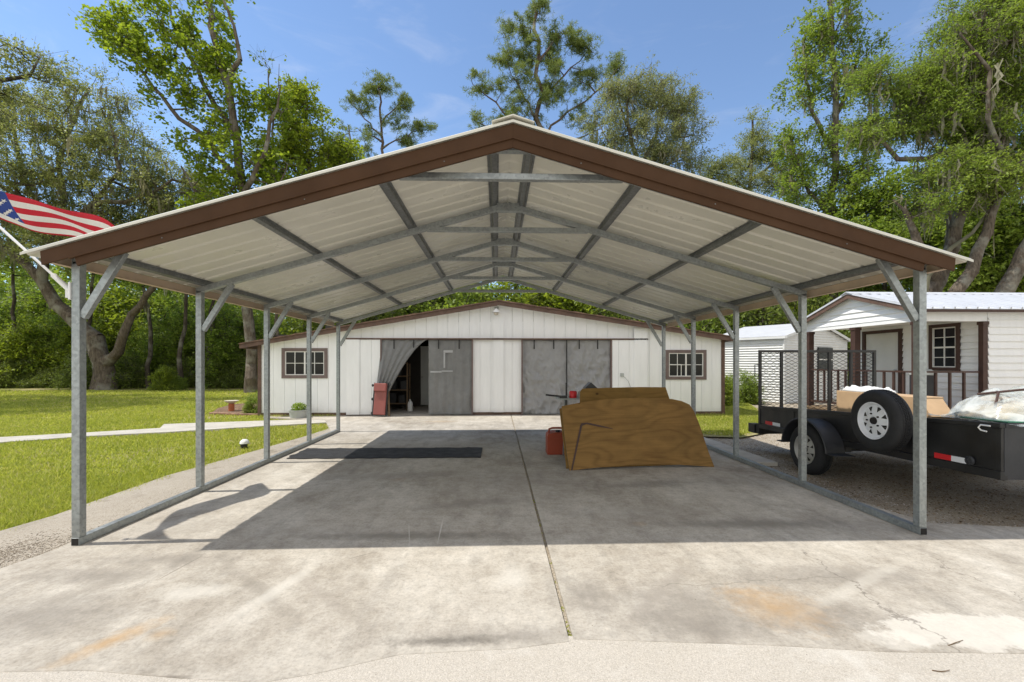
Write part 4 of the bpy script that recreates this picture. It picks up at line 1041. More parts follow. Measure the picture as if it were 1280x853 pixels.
# tailgate
YG = YBt + .05
tg0, tg1, tz0, tz1 = TX0 + .03, TX1 - .03, .44, 1.69
mb = MB()
for z in (tz0, tz1): mb.box(tg0, tg1, YG - .022, YG + .022, z - .022, z + .022)
vxs = [tg0 + .022, atY(976.8, 470, YG)[0], atY(1036.5, 470, YG)[0], atY(1063.5, 470, YG)[0], tg1 - .022]
for x in vxs: mb.box(x - .022, x + .022, YG - .021, YG + .021, tz0 + .022, tz1 - .022)
tgate = mb.build('tailgate', M['black'], tr, bevel=.004)
mb = MB(); dx, dz = .066, .032
W_, H_ = tg1 - tg0, tz1 - tz0
def seg(x0, z0, x1, z1):
    a, b_ = Vector((x0, YG, z0)), Vector((x1, YG, z1)); d_ = (b_ - a).normalized(); n_ = Vector((-d_.z, 0, d_.x)) * .003
    mb.add([a - n_, b_ - n_, b_ + n_, a + n_], [(0,1,2,3)])
for sgn in (1, -1):
    m_ = sgn * dz / dx
    k = -int(W_ / dx) - int(H_ / dz) - 2
    c = -W_ * abs(m_) - .1
    while c < H_ + W_ * abs(m_) + .1:
        # z = tz0 + c + m (x - tg0)
        xa_, xb_ = tg0, tg1
        f = lambda x: tz0 + c + m_ * (x - tg0)
        def xat(z): return tg0 + (z - tz0 - c) / m_
        lo, hi = sorted((xat(tz0), xat(tz1))); xa_, xb_ = max(xa_, lo), min(xb_, hi)
        if xb_ - xa_ > .02: seg(xa_, f(xa_), xb_, f(xb_))
        c += 2 * dz
mb.build('mesh', M['emesh'], tgate, solid=.003, fixn=False)
mb = MB(); mb.tube([(tg0 - .005, YG, 1.45), (tg0 - .07, YG, 1.45), (tg0 - .07, YG, 1.25), (tg0 - .005, YG, 1.25)], .008, 6); mb.build('handle', M['black'], tgate)
# tape, lamp, hook
def onside(px, py): return atX(px, py, TX0)
ya, yb_ = onside(1168, 570)[1], onside(1189, 570)[1]; yc = onside(1208, 575)[1]
for y0, y1, m_, nm in ((yb_, ya, 'redrefl', 'red_reflector'), (yc, yb_ - .002, 'whiterefl', 'white_reflector'), (7.42, 7.62, 'redrefl', 'red_reflector'), (7.22, 7.418, 'whiterefl', 'white_reflector')):
    z0 = bot(y0) - .005; mb = MB(); mb.prism([(y0, bot(y0) + .005), (y1, bot(y1) + .005), (y1, bot(y1) + .06), (y0, bot(y0) + .06)], 'x', TX0 - .0025, TX0 + .0005); mb.build(nm, M[m_], tr)
mb = MB(); yy = onside(1213, 572)[1]; mb.lathe((TX0, yy, bot(yy) + .045), [(.045, .0), (.045, -.012), (.03, -.018), (.028, -.010), (0, -.010)], 18, 'x'); mb.build('side_marker', M['blackgrey'], tr, smooth=True)
mb = MB(); p = onside(1233, 531); mb.tube([(TX0 - .03, p[1] - .06, p[2] - .005), (TX0 - .035, p[1] + .02, p[2] - .004), (TX0 - .04, p[1] + .035, p[2] - .03), (TX0 - .03, p[1] + .02, p[2] - .055), (TX0 - .03, p[1] - .03, p[2] - .06)], .007, 8); mb.build('hook', M['whitepl'], tr, smooth=True)

# cargo on the trailer
bx_ = thing('cardboard_box', 'long brown cardboard box lying on the trailer behind the spare wheel', 'box', (4.95, 5.5, .48))
mb = MB(); mb.box(4.62, 4.92, 4.98, 6.22, .49, 1.10); mb.build('body', M['card'], bx_, bevel=.008)
mb = MB(); mb.add([(4.63, 4.975, 1.08), (4.63, 4.975, .62), (4.60, 4.80, .90), (4.90, 4.975, 1.08), (4.90, 4.975, .62), (4.86, 4.80, .90)], [(0,1,2),(3,5,4),(0,2,5,3),(1,4,5,2)]); mb.build('flap', M['card'], bx_)
mb = MB(); n = 20; vs = []
for j in range(n + 1):
    for i in range(n + 1):
        u, v = i / n, j / n; e = min(u, 1-u, v, 1-v)
        vs.append((4.63 + .27 * u, 5.55 + .6 * v, 1.104 + min(.05, e * .5) * (.6 + .8 * (mnoise.noise(Vector((u * 6, v * 7, 2))) + .5))))
mb.add(vs, [(j*(n+1)+i, j*(n+1)+i+1, (j+1)*(n+1)+i+1, (j+1)*(n+1)+i) for j in range(n) for i in range(n)])
tag(mb.build('plastic_bag', M['whitepl'], smooth='all', solid=.004, fixn=False), 'flat crumpled white plastic bag lying on top of the cardboard box', 'bag')
bd = thing('wrapped_bundle', 'buff paper parcel wrapped in clear plastic film at the front of the trailer', 'bundle', (5.2, 4.5, .93))
def lump(name, mat, cx_, cy_, rx, ry, z0, h, seed, rough, par, n=46, p=2.6):
    mb = MB(); vs = []
    for j in range(n + 1):
        for i in range(n + 1):
            u, v = 2 * i / n - 1, 2 * j / n - 1
            d = (abs(u) ** p + abs(v) ** p) ** (1 / p)
            k = max(0, 1 - d ** 2.4)
            z = z0 + h * k ** .6 * (1 + rough * mnoise.noise(Vector((u * 2.2 + seed, v * 2.2, seed)))) + .03 * rough * mnoise.noise(Vector((u * 7, v * 7, seed + 3)))
            vs.append((cx_ + rx * u, cy_ + ry * v, z))
    mb.add(vs, [(j*(n+1)+i, j*(n+1)+i+1, (j+1)*(n+1)+i+1, (j+1)*(n+1)+i) for j in range(n) for i in range(n)])
    return mb.build(name, mat, par, smooth='all', fixn=False, solid=.003)
mb = MB()
A = [(4.66, 4.62, .93), (4.62, 4.10, .95), (5.6, 4.04, .95), (5.6, 4.66, .93), (4.74, 4.58, 1.03), (4.78, 4.14, 1.10), (5.5, 4.09, 1.20), (5.5, 4.6, 1.14)]
mb.add(A, [(3,2,1,0),(4,5,6,7),(0,1,5,4),(1,2,6,5),(2,3,7,6),(3,0,4,7)])
mb.build('parcel', M['kraft'], bd, bevel=.03)
mb = MB(); mb.box(4.95, 5.6, 4.35, 4.62, 1.09, 1.13); mb.build('carton', M['card'], bd, bevel=.01)
lump('film', M['film'], 5.22, 4.36, .70, .44, .925, .29, 4.0, .6, bd)
mb = MB(); mb.tube([(4.72, 4.44, 1.17), (4.95, 4.28, 1.22), (5.2, 4.2, 1.25)], .012, 6); mb.tube([(4.68, 4.24, 1.06), (4.78, 4.3, 1.19), (4.9, 4.42, 1.2)], .012, 6); mb.build('strap', M['darkbrown'], bd)
mb = MB(); mb.box(4.515, 6.4, 3.99, 4.42, .94, .948); tag(mb.build('green_sheet', M['green'], bevel=.002), 'dark green sheet edge showing under the wrapped bundle on the trailer', 'sheet')

# ------------------------------------------------------------------ plywood sheets and the bench behind
def sheet_on_plane(name, label, pts, p0, a, lean, mat, th, layer=0.0, edge=None, group=None):
    p0 = np.array(p0, float); a = np.array(a, float); a /= np.linalg.norm(a); u = np.array([0, lean, 1.0]); u /= np.linalg.norm(u)
    nrm = np.cross(a, u); nrm /= np.linalg.norm(nrm)
    P = []
    for px, py in pts:
        r = ray(px, py); t = np.dot(p0 - CO, nrm) / np.dot(r, nrm); P.append(CO + r * t)
    mb = MB(); n = len(P); q = [p - nrm * th * (1 if nrm[1] < 0 else -1) for p in P]
    mb.add(P + q, [tuple(range(n)), tuple(range(2*n-1, n-1, -1))], 0); mb.add(P + q, [(i, (i+1) % n, n + (i+1) % n, n + i) for i in range(n)], 1)
    o = mb.build(name, [mat, M['plyedge']], bevel=.002)
    if label: tag(o, label, 'plywood')
    return o, P, nrm
front = [(712,588.5),(735,586),(760,583.5),(790,581.5),(820,580.5),(850,581.2),(875,582.8),(893,584),(886,566),(880,548),(874,530),(868,515),(862,506),(852,501.5),(840,499),(820,498),(800,497.6),(780,498),(755,499.5),(725,503.5),(702,508),(705,540),(709,570)]
o, P, nr = sheet_on_plane('plywood_sheet', 'large front plywood sheet with a curved right edge, leaning in the carport', front, (.87, 6.25, .0), (2.10, .15, 0), .30, M['ply'], .018)
crk = [(713.8,588.2),(715.6,588),(727.8,532.5),(733,530.3),(748,533.6),(766,536.6),(766,536.0),(750,531.8),(734,528.4),(727,529.2),(725.4,532)]
mb = MB(); q = []
for px, py in crk:
    r = ray(px, py); p0 = np.array((.87, 6.25, 0.)); t = np.dot(p0 - CO, nr) / np.dot(r, nr); q.append(CO + r * t * .9985)
q2 = [p + np.array([0, .0045, 0]) for p in q]
n = len(q); mb.add(q + q2, [tuple(range(n)), tuple(range(2*n-1, n-1, -1))] + [(i, (i+1) % n, n+(i+1) % n, n+i) for i in range(n)])
mb.build('dark_gap', M['darkbrown'], o)  # dark strip laid on the sheet for the shaded gap at an overlapping edge
back = [(708,586),(889,580),(858,505),(835,501.5),(726,505.5),(699.5,511)]
sheet_on_plane('plywood_sheet', 'plywood sheet directly behind the front one, its left edge just showing', back, (.87, 6.31, .0), (2.10, .15, 0), .30, M['ply2'], .018)
b2 = [(722,560),(845,560),(838.5,505),(837,499),(832,484.3),(800,484.0),(765,484.8),(728,486),(725,490),(725,500)]
sheet_on_plane('plywood_sheet', 'rearmost plywood sheet standing a little taller than the others', b2, (1.0, 6.62, .0), (2.10, .10, 0), .34, M['ply2'], .018)
ws = thing('work_stand', 'spindly metal work stand with a vice and lever behind the left end of the plywood', 'work stand', (1.05, 7.35, 0))
mb = MB()
for x, y in ((.95, 7.25), (.99, 7.45), (1.55, 7.3), (1.55, 7.6)): mb.tube([(x - .02, y, 0.0), (x + .01, y, .90)], .011, 8)
mb.build('legs', M['galvdark'], ws, smooth=True)
mb = MB(); mb.box(.84, 1.62, 7.18, 7.66, .90, .925); mb.build('tray', M['zinc'], ws, bevel=.004)
mb = MB(); mb.tube([(.90, 7.2, .955), (.80, 7.15, .965), (.64, 7.12, .985)], [.011, .013, .015], 10); mb.box(.86, .98, 7.16, 7.26, .926, .965); mb.build('lever', M['black'], ws, smooth=True)
mb = MB(); mb.tube([(.98, 7.25, .926), (.98, 7.25, 1.17)], [.012, .014], 10); mb.build('handle', M['black'], ws, smooth=True)
mb = MB(); mb.lathe((1.09, 7.26, .926), [(.06, 0), (.062, .01), (.062, .095), (.05, .11), (0, .11)], 18); mb.build('cup', M['redrefl'], ws, smooth=True)
mb = MB(); mb.box(1.17, 1.26, 7.2, 7.32, .926, .985); mb.lathe((1.215, 7.26, .985), [(.045, 0), (.045, .03), (.02, .05), (0, .05)], 14); mb.build('vice', M['zinc'], ws, bevel=.003)
tc = MB(); tc.add([(1.30, 7.2, .927), (1.52, 7.2, .927), (1.52, 7.4, .927), (1.30, 7.4, .927), (1.28, 7.2, 1.09), (1.37, 7.2, 1.175), (1.50, 7.2, 1.06), (1.28, 7.4, 1.09), (1.37, 7.4, 1.175), (1.50, 7.4, 1.06)], [(0,1,2,3),(0,4,5,6,1),(3,2,9,8,7),(0,3,7,4),(4,7,8,5),(5,8,9,6),(6,9,2,1)])
tag(tc.build('tool_case', M['black'], bevel=.006), 'small black angular tool case poking up behind the plywood', 'tool case')
fc = thing('fuel_can', 'red plastic fuel can on the slab by the left end of the plywood', 'fuel can', (.83, 7.45, 0))
mb = MB(); mb.prism([(.685, .003), (1.00, .003), (1.00, .33), (.93, .36), (.80, .36), (.70, .335), (.685, .30)], 'y', 7.32, 7.60); mb.box(.71, .98, 7.312, 7.319, .05, .27); mb.build('body', M['red'], fc, bevel=.022)
mb = MB(); mb.tube([(.72, 7.46, .34), (.73, 7.46, .40), (.78, 7.46, .415), (.92, 7.46, .415), (.97, 7.46, .40), (.98, 7.46, .335)], .017, 10); mb.build('handle', M['red'], fc, smooth=True)
mb = MB(); mb.lathe((.86, 7.385, .355), [(.035, 0), (.035, .035), (.0, .038)], 14); mb.build('cap', M['black'], fc, smooth=True)

# rubber mat
mb = MB(); n = 60; tp = []
rg = random.Random(2)
f_ = [(-3.38 + 3.0 * i / n, 7.13 + .012 * math.sin(i * .9) + (0.014 if i % 9 == 0 else 0)) for i in range(n + 1)]
bk = [(-3.30 + 2.92 * i / n - .1 * (1 - i / n), 7.95 + .016 * math.sin(i * .7) + (.025 if i % 11 == 0 else 0)) for i in range(n + 1)]
lf = [(-3.40 + rg.uniform(-.03, .03), 7.13 + .82 * i / 12) for i in range(1, 12)]
mb.prism(f_ + bk[::-1] + lf[::-1], 'z', .002, .014)
tag(mb.build('floor_mat', M['mat'], bevel=.003), 'long black rubber mat with wavy edges lying on the slab', 'mat')

# creeper leaning by the doorway
cr = thing('creeper', 'faded red mechanics creeper board standing on end beside the open barn doorway', 'creeper', (-3.45, 12.65, 0))
def crp(px, py, Y): return tuple(atY(px, py, Y))
xa, xb = crp(466, 519, 12.6)[0], crp(481, 519, 12.6)[0]
mb = MB(); mb.bar((xa + .17, 12.60, .06), (xa + .20, 12.74, .92), xb - xa, .05, up=(0, 1, 0)); mb.build('pad', M['fadedred'], cr, bevel=.015)
mb = MB(); mb.bar((xa + .18, 12.66, .70), (xa + .185, 12.70, .92), xb - xa + .01, .07, up=(0, 1, 0)); mb.build('headrest', M['fadedred'], cr, bevel=.02)
mb = MB(); mb.bar((xb + .025, 12.63, .03), (xb + .055, 12.77, .93), .03, .04, up=(0, 1, 0)); mb.bar((xa - .02, 12.63, .03), (xa + .01, 12.77, .93), .03, .04, up=(0, 1, 0)); mb.build('frame', M['black'], cr)
for z in (.10, .48, .86):
    mb = MB(); mb.lathe((xa - .05, 12.66 + z * .14, z), [(.035, -.012), (.04, -.006), (.04, .006), (.035, .012)], 16, 'x'); mb.box(xa - .07, xa - .02, 12.64 + z * .14, 12.68 + z * .14, z - .02, z + .02); mb.build('caster', M['blackgrey'], cr)
pk = MB(); pk.bar((crp(486.5, 517, 12.75)[0], 12.75, .004), (crp(486, 480, 12.95)[0], 12.88, .84), .05, .035, up=(0, 1, 0))
tag(pk.build('plank', M['wood'], bevel=.003), 'short timber plank on end between the creeper and the doorway', 'plank')

# flowerpot, bird bath, garden light
def leaf_cloud(name, mat, par, c, r, n, size, seed, flat=.8):
    rg = np.random.default_rng(seed); d = rg.normal(0, 1, (n, 3)); d /= np.linalg.norm(d, axis=1)[:, None]
    p = np.array(c) + d * (rg.uniform(0.2, 1, (n, 1)) ** .5) * np.array(r)
    return leaves(name, p, size, mat, par, rg)
def leaves(name, p, size, mat, par, rg, aspect=.5, up=.4):
    n = len(p); nr = rg.normal(0, 1, (n, 3)); nr[:, 2] = np.abs(nr[:, 2]) + up; nr /= np.linalg.norm(nr, axis=1)[:, None]
    t = np.cross(nr, rg.normal(0, 1, (n, 3))); t /= np.linalg.norm(t, axis=1)[:, None] + 1e-9; b_ = np.cross(nr, t)
    s = (rg.uniform(.6, 1.25, n) * size)[:, None]
    v = np.stack([p - t * s * .5, p + b_ * s * aspect * .5 - t * s * .05, p + t * s * .5 - nr * s * .12, p - b_ * s * aspect * .5 - t * s * .05], 1).reshape(-1, 3)
    return fast_mesh(name, v, np.arange(4 * n).reshape(-1, 4), mat, par)
pt_ = thing('flowerpot', 'weathered zinc tub planted with low greenery beside the barn wall', 'flowerpot', (-5.40, 12.55, -.06))
px_ = atY(373, 515, 12.55)[0]
mb = MB(); mb.lathe((px_, 12.55, -.06), [(.17, 0), (.20, .02), (.235, .24), (.25, .25), (.25, .27), (.225, .27), (.215, .22), (0, .21)], 28); mb.build('tub', M['zinc'], pt_, smooth=True)
leaf_cloud('plant', M['leaf_mid'], pt_, (px_ + .02, 12.55, .28), (.20, .2, .13), 420, .07, 3)
bb = thing('bird_bath', 'low bird bath with a pale bowl on a terracotta drum in the garden bed', 'bird bath', (-8.6, 14.7, -.05))
bxx = atY(289.3, 511, 14.7)[0]
mb = MB(); mb.lathe((bxx, 14.7, -.035), [(.085, 0), (.085, .23), (.0, .23)], 20); mb.build('drum', M['terracotta'], bb, smooth=True)
mb = MB(); mb.lathe((bxx, 14.7, .196), [(.06, 0), (.10, .02), (.20, .085), (.205, .095), (.195, .095), (.10, .04), (0, .03)], 28); mb.build('bowl', M['stone'], bb, smooth=True)
orn = thing('lantern', 'small dark rusty lantern ornament in the garden bed by the barn corner', 'lantern', (0, 14.2, -.04))
ox = atY(311.5, 510, 14.3)[0]
mb = MB(); mb.tube([(ox, 14.3, -.04), (ox, 14.3, .2)], .018, 8); mb.lathe((ox, 14.3, .2), [(.0, 0), (.06, .0), (.06, .1), (.075, .11), (.02, .17), (0, .18)], 8); mb.build('body', M['terracotta'], orn)
mb = MB(); mb.lathe((ox, 14.3, .215), [(.063, 0), (.063, .07)], 8); mb.build('panes', M['hole'], orn)
gl = thing('garden_light', 'small white domed garden light with a black base on the lawn near the path', 'garden light', (0, 0, 0))
g = gnd(305, 561, -.05)
mb = MB(); mb.lathe((g[0], g[1], -.06), [(.05, 0), (.06, .02), (.055, .08), (.075, .10), (.0, .10)], 18); mb.build('base', M['black'], gl, smooth=True)
mb = MB(); mb.lathe((g[0] + .01, g[1], .042), [(.078, 0), (.075, .03), (.055, .06), (.03, .075), (0, .08)], 20); mb.build('dome', M['whitepl'], gl, smooth=True)
for i in range(9):
    q0 = gnd(266 + i * 7.2, 518.3 + (1.6 if i > 4 else .8 * i / 4), -.05); rg = random.Random(i)
    mb = MB(); mb.bar((q0[0] - .10, q0[1] + rg.uniform(-.04, .04), -.02), (q0[0] + .10, q0[1] + rg.uniform(-.04, .04), -.02), .09, .06)
    tag(mb.build('edging_brick', M['brick'], bevel=.01), 'weathered brick in the front edge of the garden bed', 'brick', 'bricks edging the garden bed')
pf_ = thing('plant_pot', 'small terracotta pot among the weeds by the metal shed wall', 'pot', (9.4, 17.5, -.1))
gx = atY(918, 503, 17.3)[0]
mb = MB(); mb.lathe((gx, 17.3, -.1), [(.12, 0), (.17, .24), (.18, .25), (.18, .29), (.16, .29), (.15, .2), (0, .2)], 18); mb.build('pot', M['terracotta'], pf_, smooth=True)
leaf_cloud('plant', M['leaf_mid'], pf_, (gx, 17.3, .35), (.2, .2, .2), 200, .09, 9)
# ------------------------------------------------------------------ trees
def I(px, py, Y): return atY(px, py, Y)
def tubes_np(name, A, B, ra, rb, mat, par, n):
    d = B - A; L = np.linalg.norm(d, axis=1)[:, None] + 1e-9; d = d / L
    up = np.tile(np.array([0.3, 0.2, 1.0]), (len(A), 1)); par_ = np.abs((d * up).sum(1)) > 1.0
    up[par_] = (1, 0, 0)
    s = np.cross(d, up); s /= np.linalg.norm(s, axis=1)[:, None] + 1e-9; u = np.cross(s, d)
    t = np.arange(n) * 2 * math.pi / n
    ring = s[:, None, :] * np.cos(t)[None, :, None] + u[:, None, :] * np.sin(t)[None, :, None]
    A2 = A - d * ra[:, None] * .3; B2 = B + d * rb[:, None] * .3
    v = np.concatenate([A2[:, None] + ring * ra[:, None, None], B2[:, None] + ring * rb[:, None, None]], 1).reshape(-1, 3)
    k = np.arange(n); k2 = (k + 1) % n; b_ = np.arange(len(A))[:, None, None] * 2 * n
    f = np.stack([k, k2, k2 + n, k + n], 1)[None] + b_
    return v, f.reshape(-1, 4)
def tree(name, label, trunk, limbs, crowns, leaf, bark, seed, r0=.3, moss=0, group=None, cat='tree', tip=.012, mlen=1.0, k_pipe=.42, limb_r=.55, jit=.06):
    """trunk / limbs: lists of (x,y,z); crowns: (centre, radii, clusters)"""
    rg = np.random.default_rng(seed)
    root = thing(name, label, cat, tuple(float(c) for c in trunk[0]), group)
    nodes, parent, rad = [], [], []
    def addline(pts, r_a, r_b, start):
        pts = [np.array(p, float) for p in pts]; prev = start; tot = len(pts) - 1
        for i in range(tot):
            L = np.linalg.norm(pts[i+1] - pts[i]); m = max(1, int(L / .7))
            for q in range(0 if (i == 0 and start is None) else 1, m + 1):
                t = q / m; p = pts[i] * (1 - t) + pts[i+1] * t
                if 0 < q < m or (i > 0 and q == m): p = p + rg.normal(0, jit + .02 * r_a, 3)
                nodes.append(p); parent.append(-1 if prev is None else prev); prev = len(nodes) - 1
                g = (i + t) / tot; rad.append(r_a * (1 - g) + r_b * g)
    addline(trunk, r0, r0 * .35, None)
    rad[0] *= 1.35
    if len(rad) > 1: rad[1] *= 1.1
    for lb in limbs:
        P = np.array(nodes); j = int(np.argmin(np.linalg.norm(P - np.array(lb[0]), axis=1)))
        addline([nodes[j]] + list(lb[1:]), min(rad[j] * .85, r0 * limb_r), r0 * .12, j)
    nt = len(nodes)
    C = []
    for c, r, k in crowns:
        d = rg.normal(0, 1, (k * 3, 3)); d /= np.linalg.norm(d, axis=1)[:, None]
        p = np.array(c) + d * (rg.uniform(0.05, 1, (k * 3, 1)) ** .42) * np.array(r)
        f = np.array([mnoise.noise(Vector(q * .8) + Vector((seed, 0, 0))) for q in p])
        o = np.argsort(-f + rg.normal(0, .12, len(f))); C.append(p[o[:k]])
    C = np.concatenate(C)
    P0_ = np.array(nodes[:nt]); dd = np.min(np.linalg.norm(C[:, None] - P0_[None], axis=2), axis=1)
    ends = []
    wood_only = []
    arr = np.zeros((nt + len(C) * 7 + 10, 3)); arr[:nt] = P0_; cnt = nt
    for ci in np.argsort(dd):
        c = C[ci]; df = c - arr[:cnt]; ds = np.linalg.norm(df, axis=1)
        cost = ds + np.where(df[:, 2] < 0, .5 * np.abs(df[:, 2]), 0)
        j = int(np.argmin(cost)); L = ds[j]; m = min(6, max(1, int(L / .8))); prev = j; a = arr[j].copy()
        sag = rg.normal(0, .10, 3) * L
        for q in range(1, m + 1):
            t = q / m; p = a * (1 - t) + c * t + sag * math.sin(math.pi * t) + (rg.normal(0, .05, 3) if q < m else 0)
            arr[cnt] = p; nodes.append(p); parent.append(prev); rad.append(0); prev = cnt; cnt += 1
        ends.append(prev)
    N_ = len(nodes); w = np.zeros(N_); 
    for e in ends: w[e] += 1
    for i in range(N_ - 1, nt - 1, -1):
        if parent[i] >= 0: w[parent[i]] += w[i]
    rad = np.array(rad); pr = tip * np.maximum(w, 1) ** k_pipe
    rad[nt:] = pr[nt:]
    arr = np.array(nodes); pa_ = np.array(parent); ok = pa_ >= 0
    A, B = arr[pa_[ok]], arr[ok]; rb = rad[ok]; ra = np.minimum(rad[pa_[ok]], np.maximum(rb * 1.6, rb + .004)); it = np.where(ok)[0] < nt
    ra[it] = rad[pa_[ok]][it]
    big = rb > .045
    V, Fc, off = [], [], 0
    for msk, n in ((big, 9), (~big, 4)):
        if msk.any():
            v, f = tubes_np('w', A[msk], B[msk], ra[msk], rb[msk], None, None, n); V.append(v); Fc.append(f + off); off += len(v)
    fast_mesh('trunk', np.concatenate(V), np.concatenate(Fc), bark, root, smooth=True)
    # foliage
    per, cr, size = leaf['per'], leaf['cr'], leaf['size']
    E = arr[ends]
    kk = np.maximum(3, (per * rg.lognormal(0, .45, len(E))).astype(int))
    idx = np.repeat(np.arange(len(E)), kk)
    if leaf.get('tuft'):
        d = rg.normal(0, 1, (len(idx), 3)); d[:, 2] += .35; d /= np.linalg.norm(d, axis=1)[:, None]
        sub = rg.normal(0, 1, (len(E) * 4, 3)) * cr; si = idx * 4 + rg.integers(0, 4, len(idx))
        c0 = E[idx] + sub[si] * np.array([1, 1, .6]); Ln = size * rg.uniform(.7, 1.2, len(idx))[:, None]
        sd = np.cross(d, rg.normal(0, 1, (len(idx), 3))); sd /= np.linalg.norm(sd, axis=1)[:, None] + 1e-9; sd *= size * leaf.get('aspect', .09)
        v = np.stack([c0 - sd * .4, c0 + d * Ln * .55 + sd - 0 * d, c0 + d * Ln, c0 + d * Ln * .55 - sd], 1).reshape(-1, 3)
        fast_mesh('crown', v, np.arange(len(v)).reshape(-1, 4), leaf['mat'], root)
    else:
        ns = leaf.get('ns', 6); S0 = np.repeat(E, ns, axis=0); nsp = len(S0)
        par_e = arr[pa_[ends]]; out_ = np.repeat(E - par_e, ns, axis=0); out_ /= np.linalg.norm(out_, axis=1)[:, None] + 1e-9
        dr = rg.normal(0, 1, (nsp, 3)) * np.array([1, 1, leaf.get('flat', .6)]) + out_ * .7 + np.array([0, 0, .15]); dr /= np.linalg.norm(dr, axis=1)[:, None]
        S0 = S0 + rg.normal(0, .35, (nsp, 3)) * cr * np.array([1, 1, .6]); Ls = (cr * 2.3 * rg.uniform(.5, 1.2, nsp))[:, None]; S1 = S0 + dr * Ls
        v, f = tubes_np('w', S0, S1, np.full(nsp, .0065), np.full(nsp, .003), None, None, 3)
        fast_mesh('twigs', v, f, bark, root)
        m_ = np.maximum(2, (per / ns * rg.lognormal(0, .4, nsp)).astype(int)); si = np.repeat(np.arange(nsp), m_)
        tt = rg.uniform(0.05, 1.05, (len(si), 1)) ** .8
        p = S0[si] + dr[si] * Ls[si] * tt + rg.normal(0, 1, (len(si), 3)) * size * .55 - np.array([0, 0, .25]) * Ls[si] * tt ** 2
        leaves('crown', p, size, leaf['mat'], root, rg, leaf.get('aspect', .55), leaf.get('up', .3))
    if moss:
        cand = np.where(np.arange(N_) > 3)[0]; hi = arr[cand][:, 2] > trunk[0][2] + 3.5; cand = cand[hi]
        src = rg.choice(cand, moss); vs = []
        for s_ in src:
            p = arr[s_] + rg.normal(0, .15, 3)
            for q in range(rg.integers(3, 8)):
                L = mlen * rg.uniform(.3, 1.2); wd = rg.uniform(.02, .06); o_ = p + rg.normal(0, .13, 3) * np.array([1, 1, .3]); a = rg.uniform(0, 6.28); sd = np.array([math.cos(a), math.sin(a), 0]) * wd
                dr = rg.normal(0, .09, 3); m1 = o_ + np.array([dr[0], dr[1], -L * .5]); e1 = o_ + np.array([dr[1] * 1.4, dr[0] * 1.4, -L])
                vs += [o_ - sd * .6, o_ + sd * .6, m1 + sd, m1 - sd, m1 - sd, m1 + sd, e1 + sd * .15, e1 - sd * .15]
        v = np.array(vs); fast_mesh('moss', v, np.arange(len(v)).reshape(-1, 4), M['moss'], root)
    return root
def crown_px(lst, Y, dk=1.0, kk=1.0):
    out = []
    for px, py, rx, ry, k, *rest in lst:
        k = max(3, int(k * kk))
        y = Y + (rest[0] if rest else 0); c = I(px, py, y); s = (y + 0) / F
        out.append((c, (rx * s, max(1.0, .5 * (rx + ry) * s * dk), ry * s), k))
    return out
def line_px(lst, Y): return [I(px, py, Y + (r[0] if r else 0)) for px, py, *r in lst]
def base_px(px, Y, z=-.16): c = I(px, 453, Y); return np.array([c[0], Y, z])

OAK = dict(mat=M['leaf_oak'], per=120, cr=.46, size=.15, aspect=.42, flat=.6, ns=8)
GUM = dict(mat=M['leaf_gum'], per=38, cr=.26, size=.19, aspect=.8, flat=.9, up=.6, ns=6)
LIME = dict(mat=M['leaf_lime'], per=66, cr=.38, size=.18, aspect=.7, flat=.8, up=.6)
MID = dict(mat=M['leaf_mid'], per=72, cr=.40, size=.165, aspect=.6, flat=.7, up=.5)
GREY = dict(mat=M['leaf_grey'], per=90, cr=.46, size=.19, aspect=.3, flat=.7)
PINE = dict(mat=M['needle'], per=74, cr=.20, size=.27, aspect=.05, tuft=True)

# great live oak on the left
Y = 27
tree('live_oak', 'old spreading mossy live oak with a crooked trunk at the back of the lawn',
     [base_px(130, Y)] + line_px([(129,455),(119,425),(94,402),(70,380),(56,350),(60,320),(68,292)], Y),
     [line_px([(128,462),(148,440,-.5),(152,418,-1),(166,393,-1),(186,370,-1.5),(205,345,-2),(215,300,-2),(250,250,-2)], Y),
      line_px([(68,292),(40,255),(5,235),(-50,190)], Y), line_px([(60,315),(90,280),(130,255,-1),(175,250,-1),(215,225,-1)], Y),
      line_px([(68,292),(82,245,1),(70,200,1),(95,150,1),(110,110,1)], Y), line_px([(56,345),(20,320),(-40,300),(-90,260)], Y), line_px([(110,268),(150,215,-1),(140,160,-1)], Y), line_px([(68,292),(30,225,2),(20,160,2),(10,110,2)], Y)],
     crown_px([(55,190,95,60,190),(150,215,75,50,140),(205,235,60,38,90),(110,135,52,44,100),(20,150,55,45,80),(20,250,70,45,95),(-60,190,80,90,90),(125,275,80,36,90),(220,270,55,40,70),(60,305,70,28,50),(180,300,70,30,50,2),(270,300,60,34,60,2),(250,255,45,28,40,1)], Y, 1, .68),
     OAK, M['bark'], 11, r0=.52, moss=330, mlen=.95)
tree('live_oak', 'high oak twigs reaching in at the upper left corner of the sky',
     [base_px(-190, 19)] + line_px([(-185,400),(-165,300),(-150,220),(-140,160)], 19), [line_px([(-150,220),(-80,150),(-10,100),(32,95),(45,75)], 19), line_px([(-160,260),(-100,210),(-60,190)], 19)],
     crown_px([(25,82,32,20,20),(0,112,20,16,10),(-130,130,100,60,170),(-180,190,100,60,100),(-190,90,110,70,150,-3)], 19, 1.3), dict(OAK, per=85), M['barkdark'], 12, r0=.32)
Y = 24
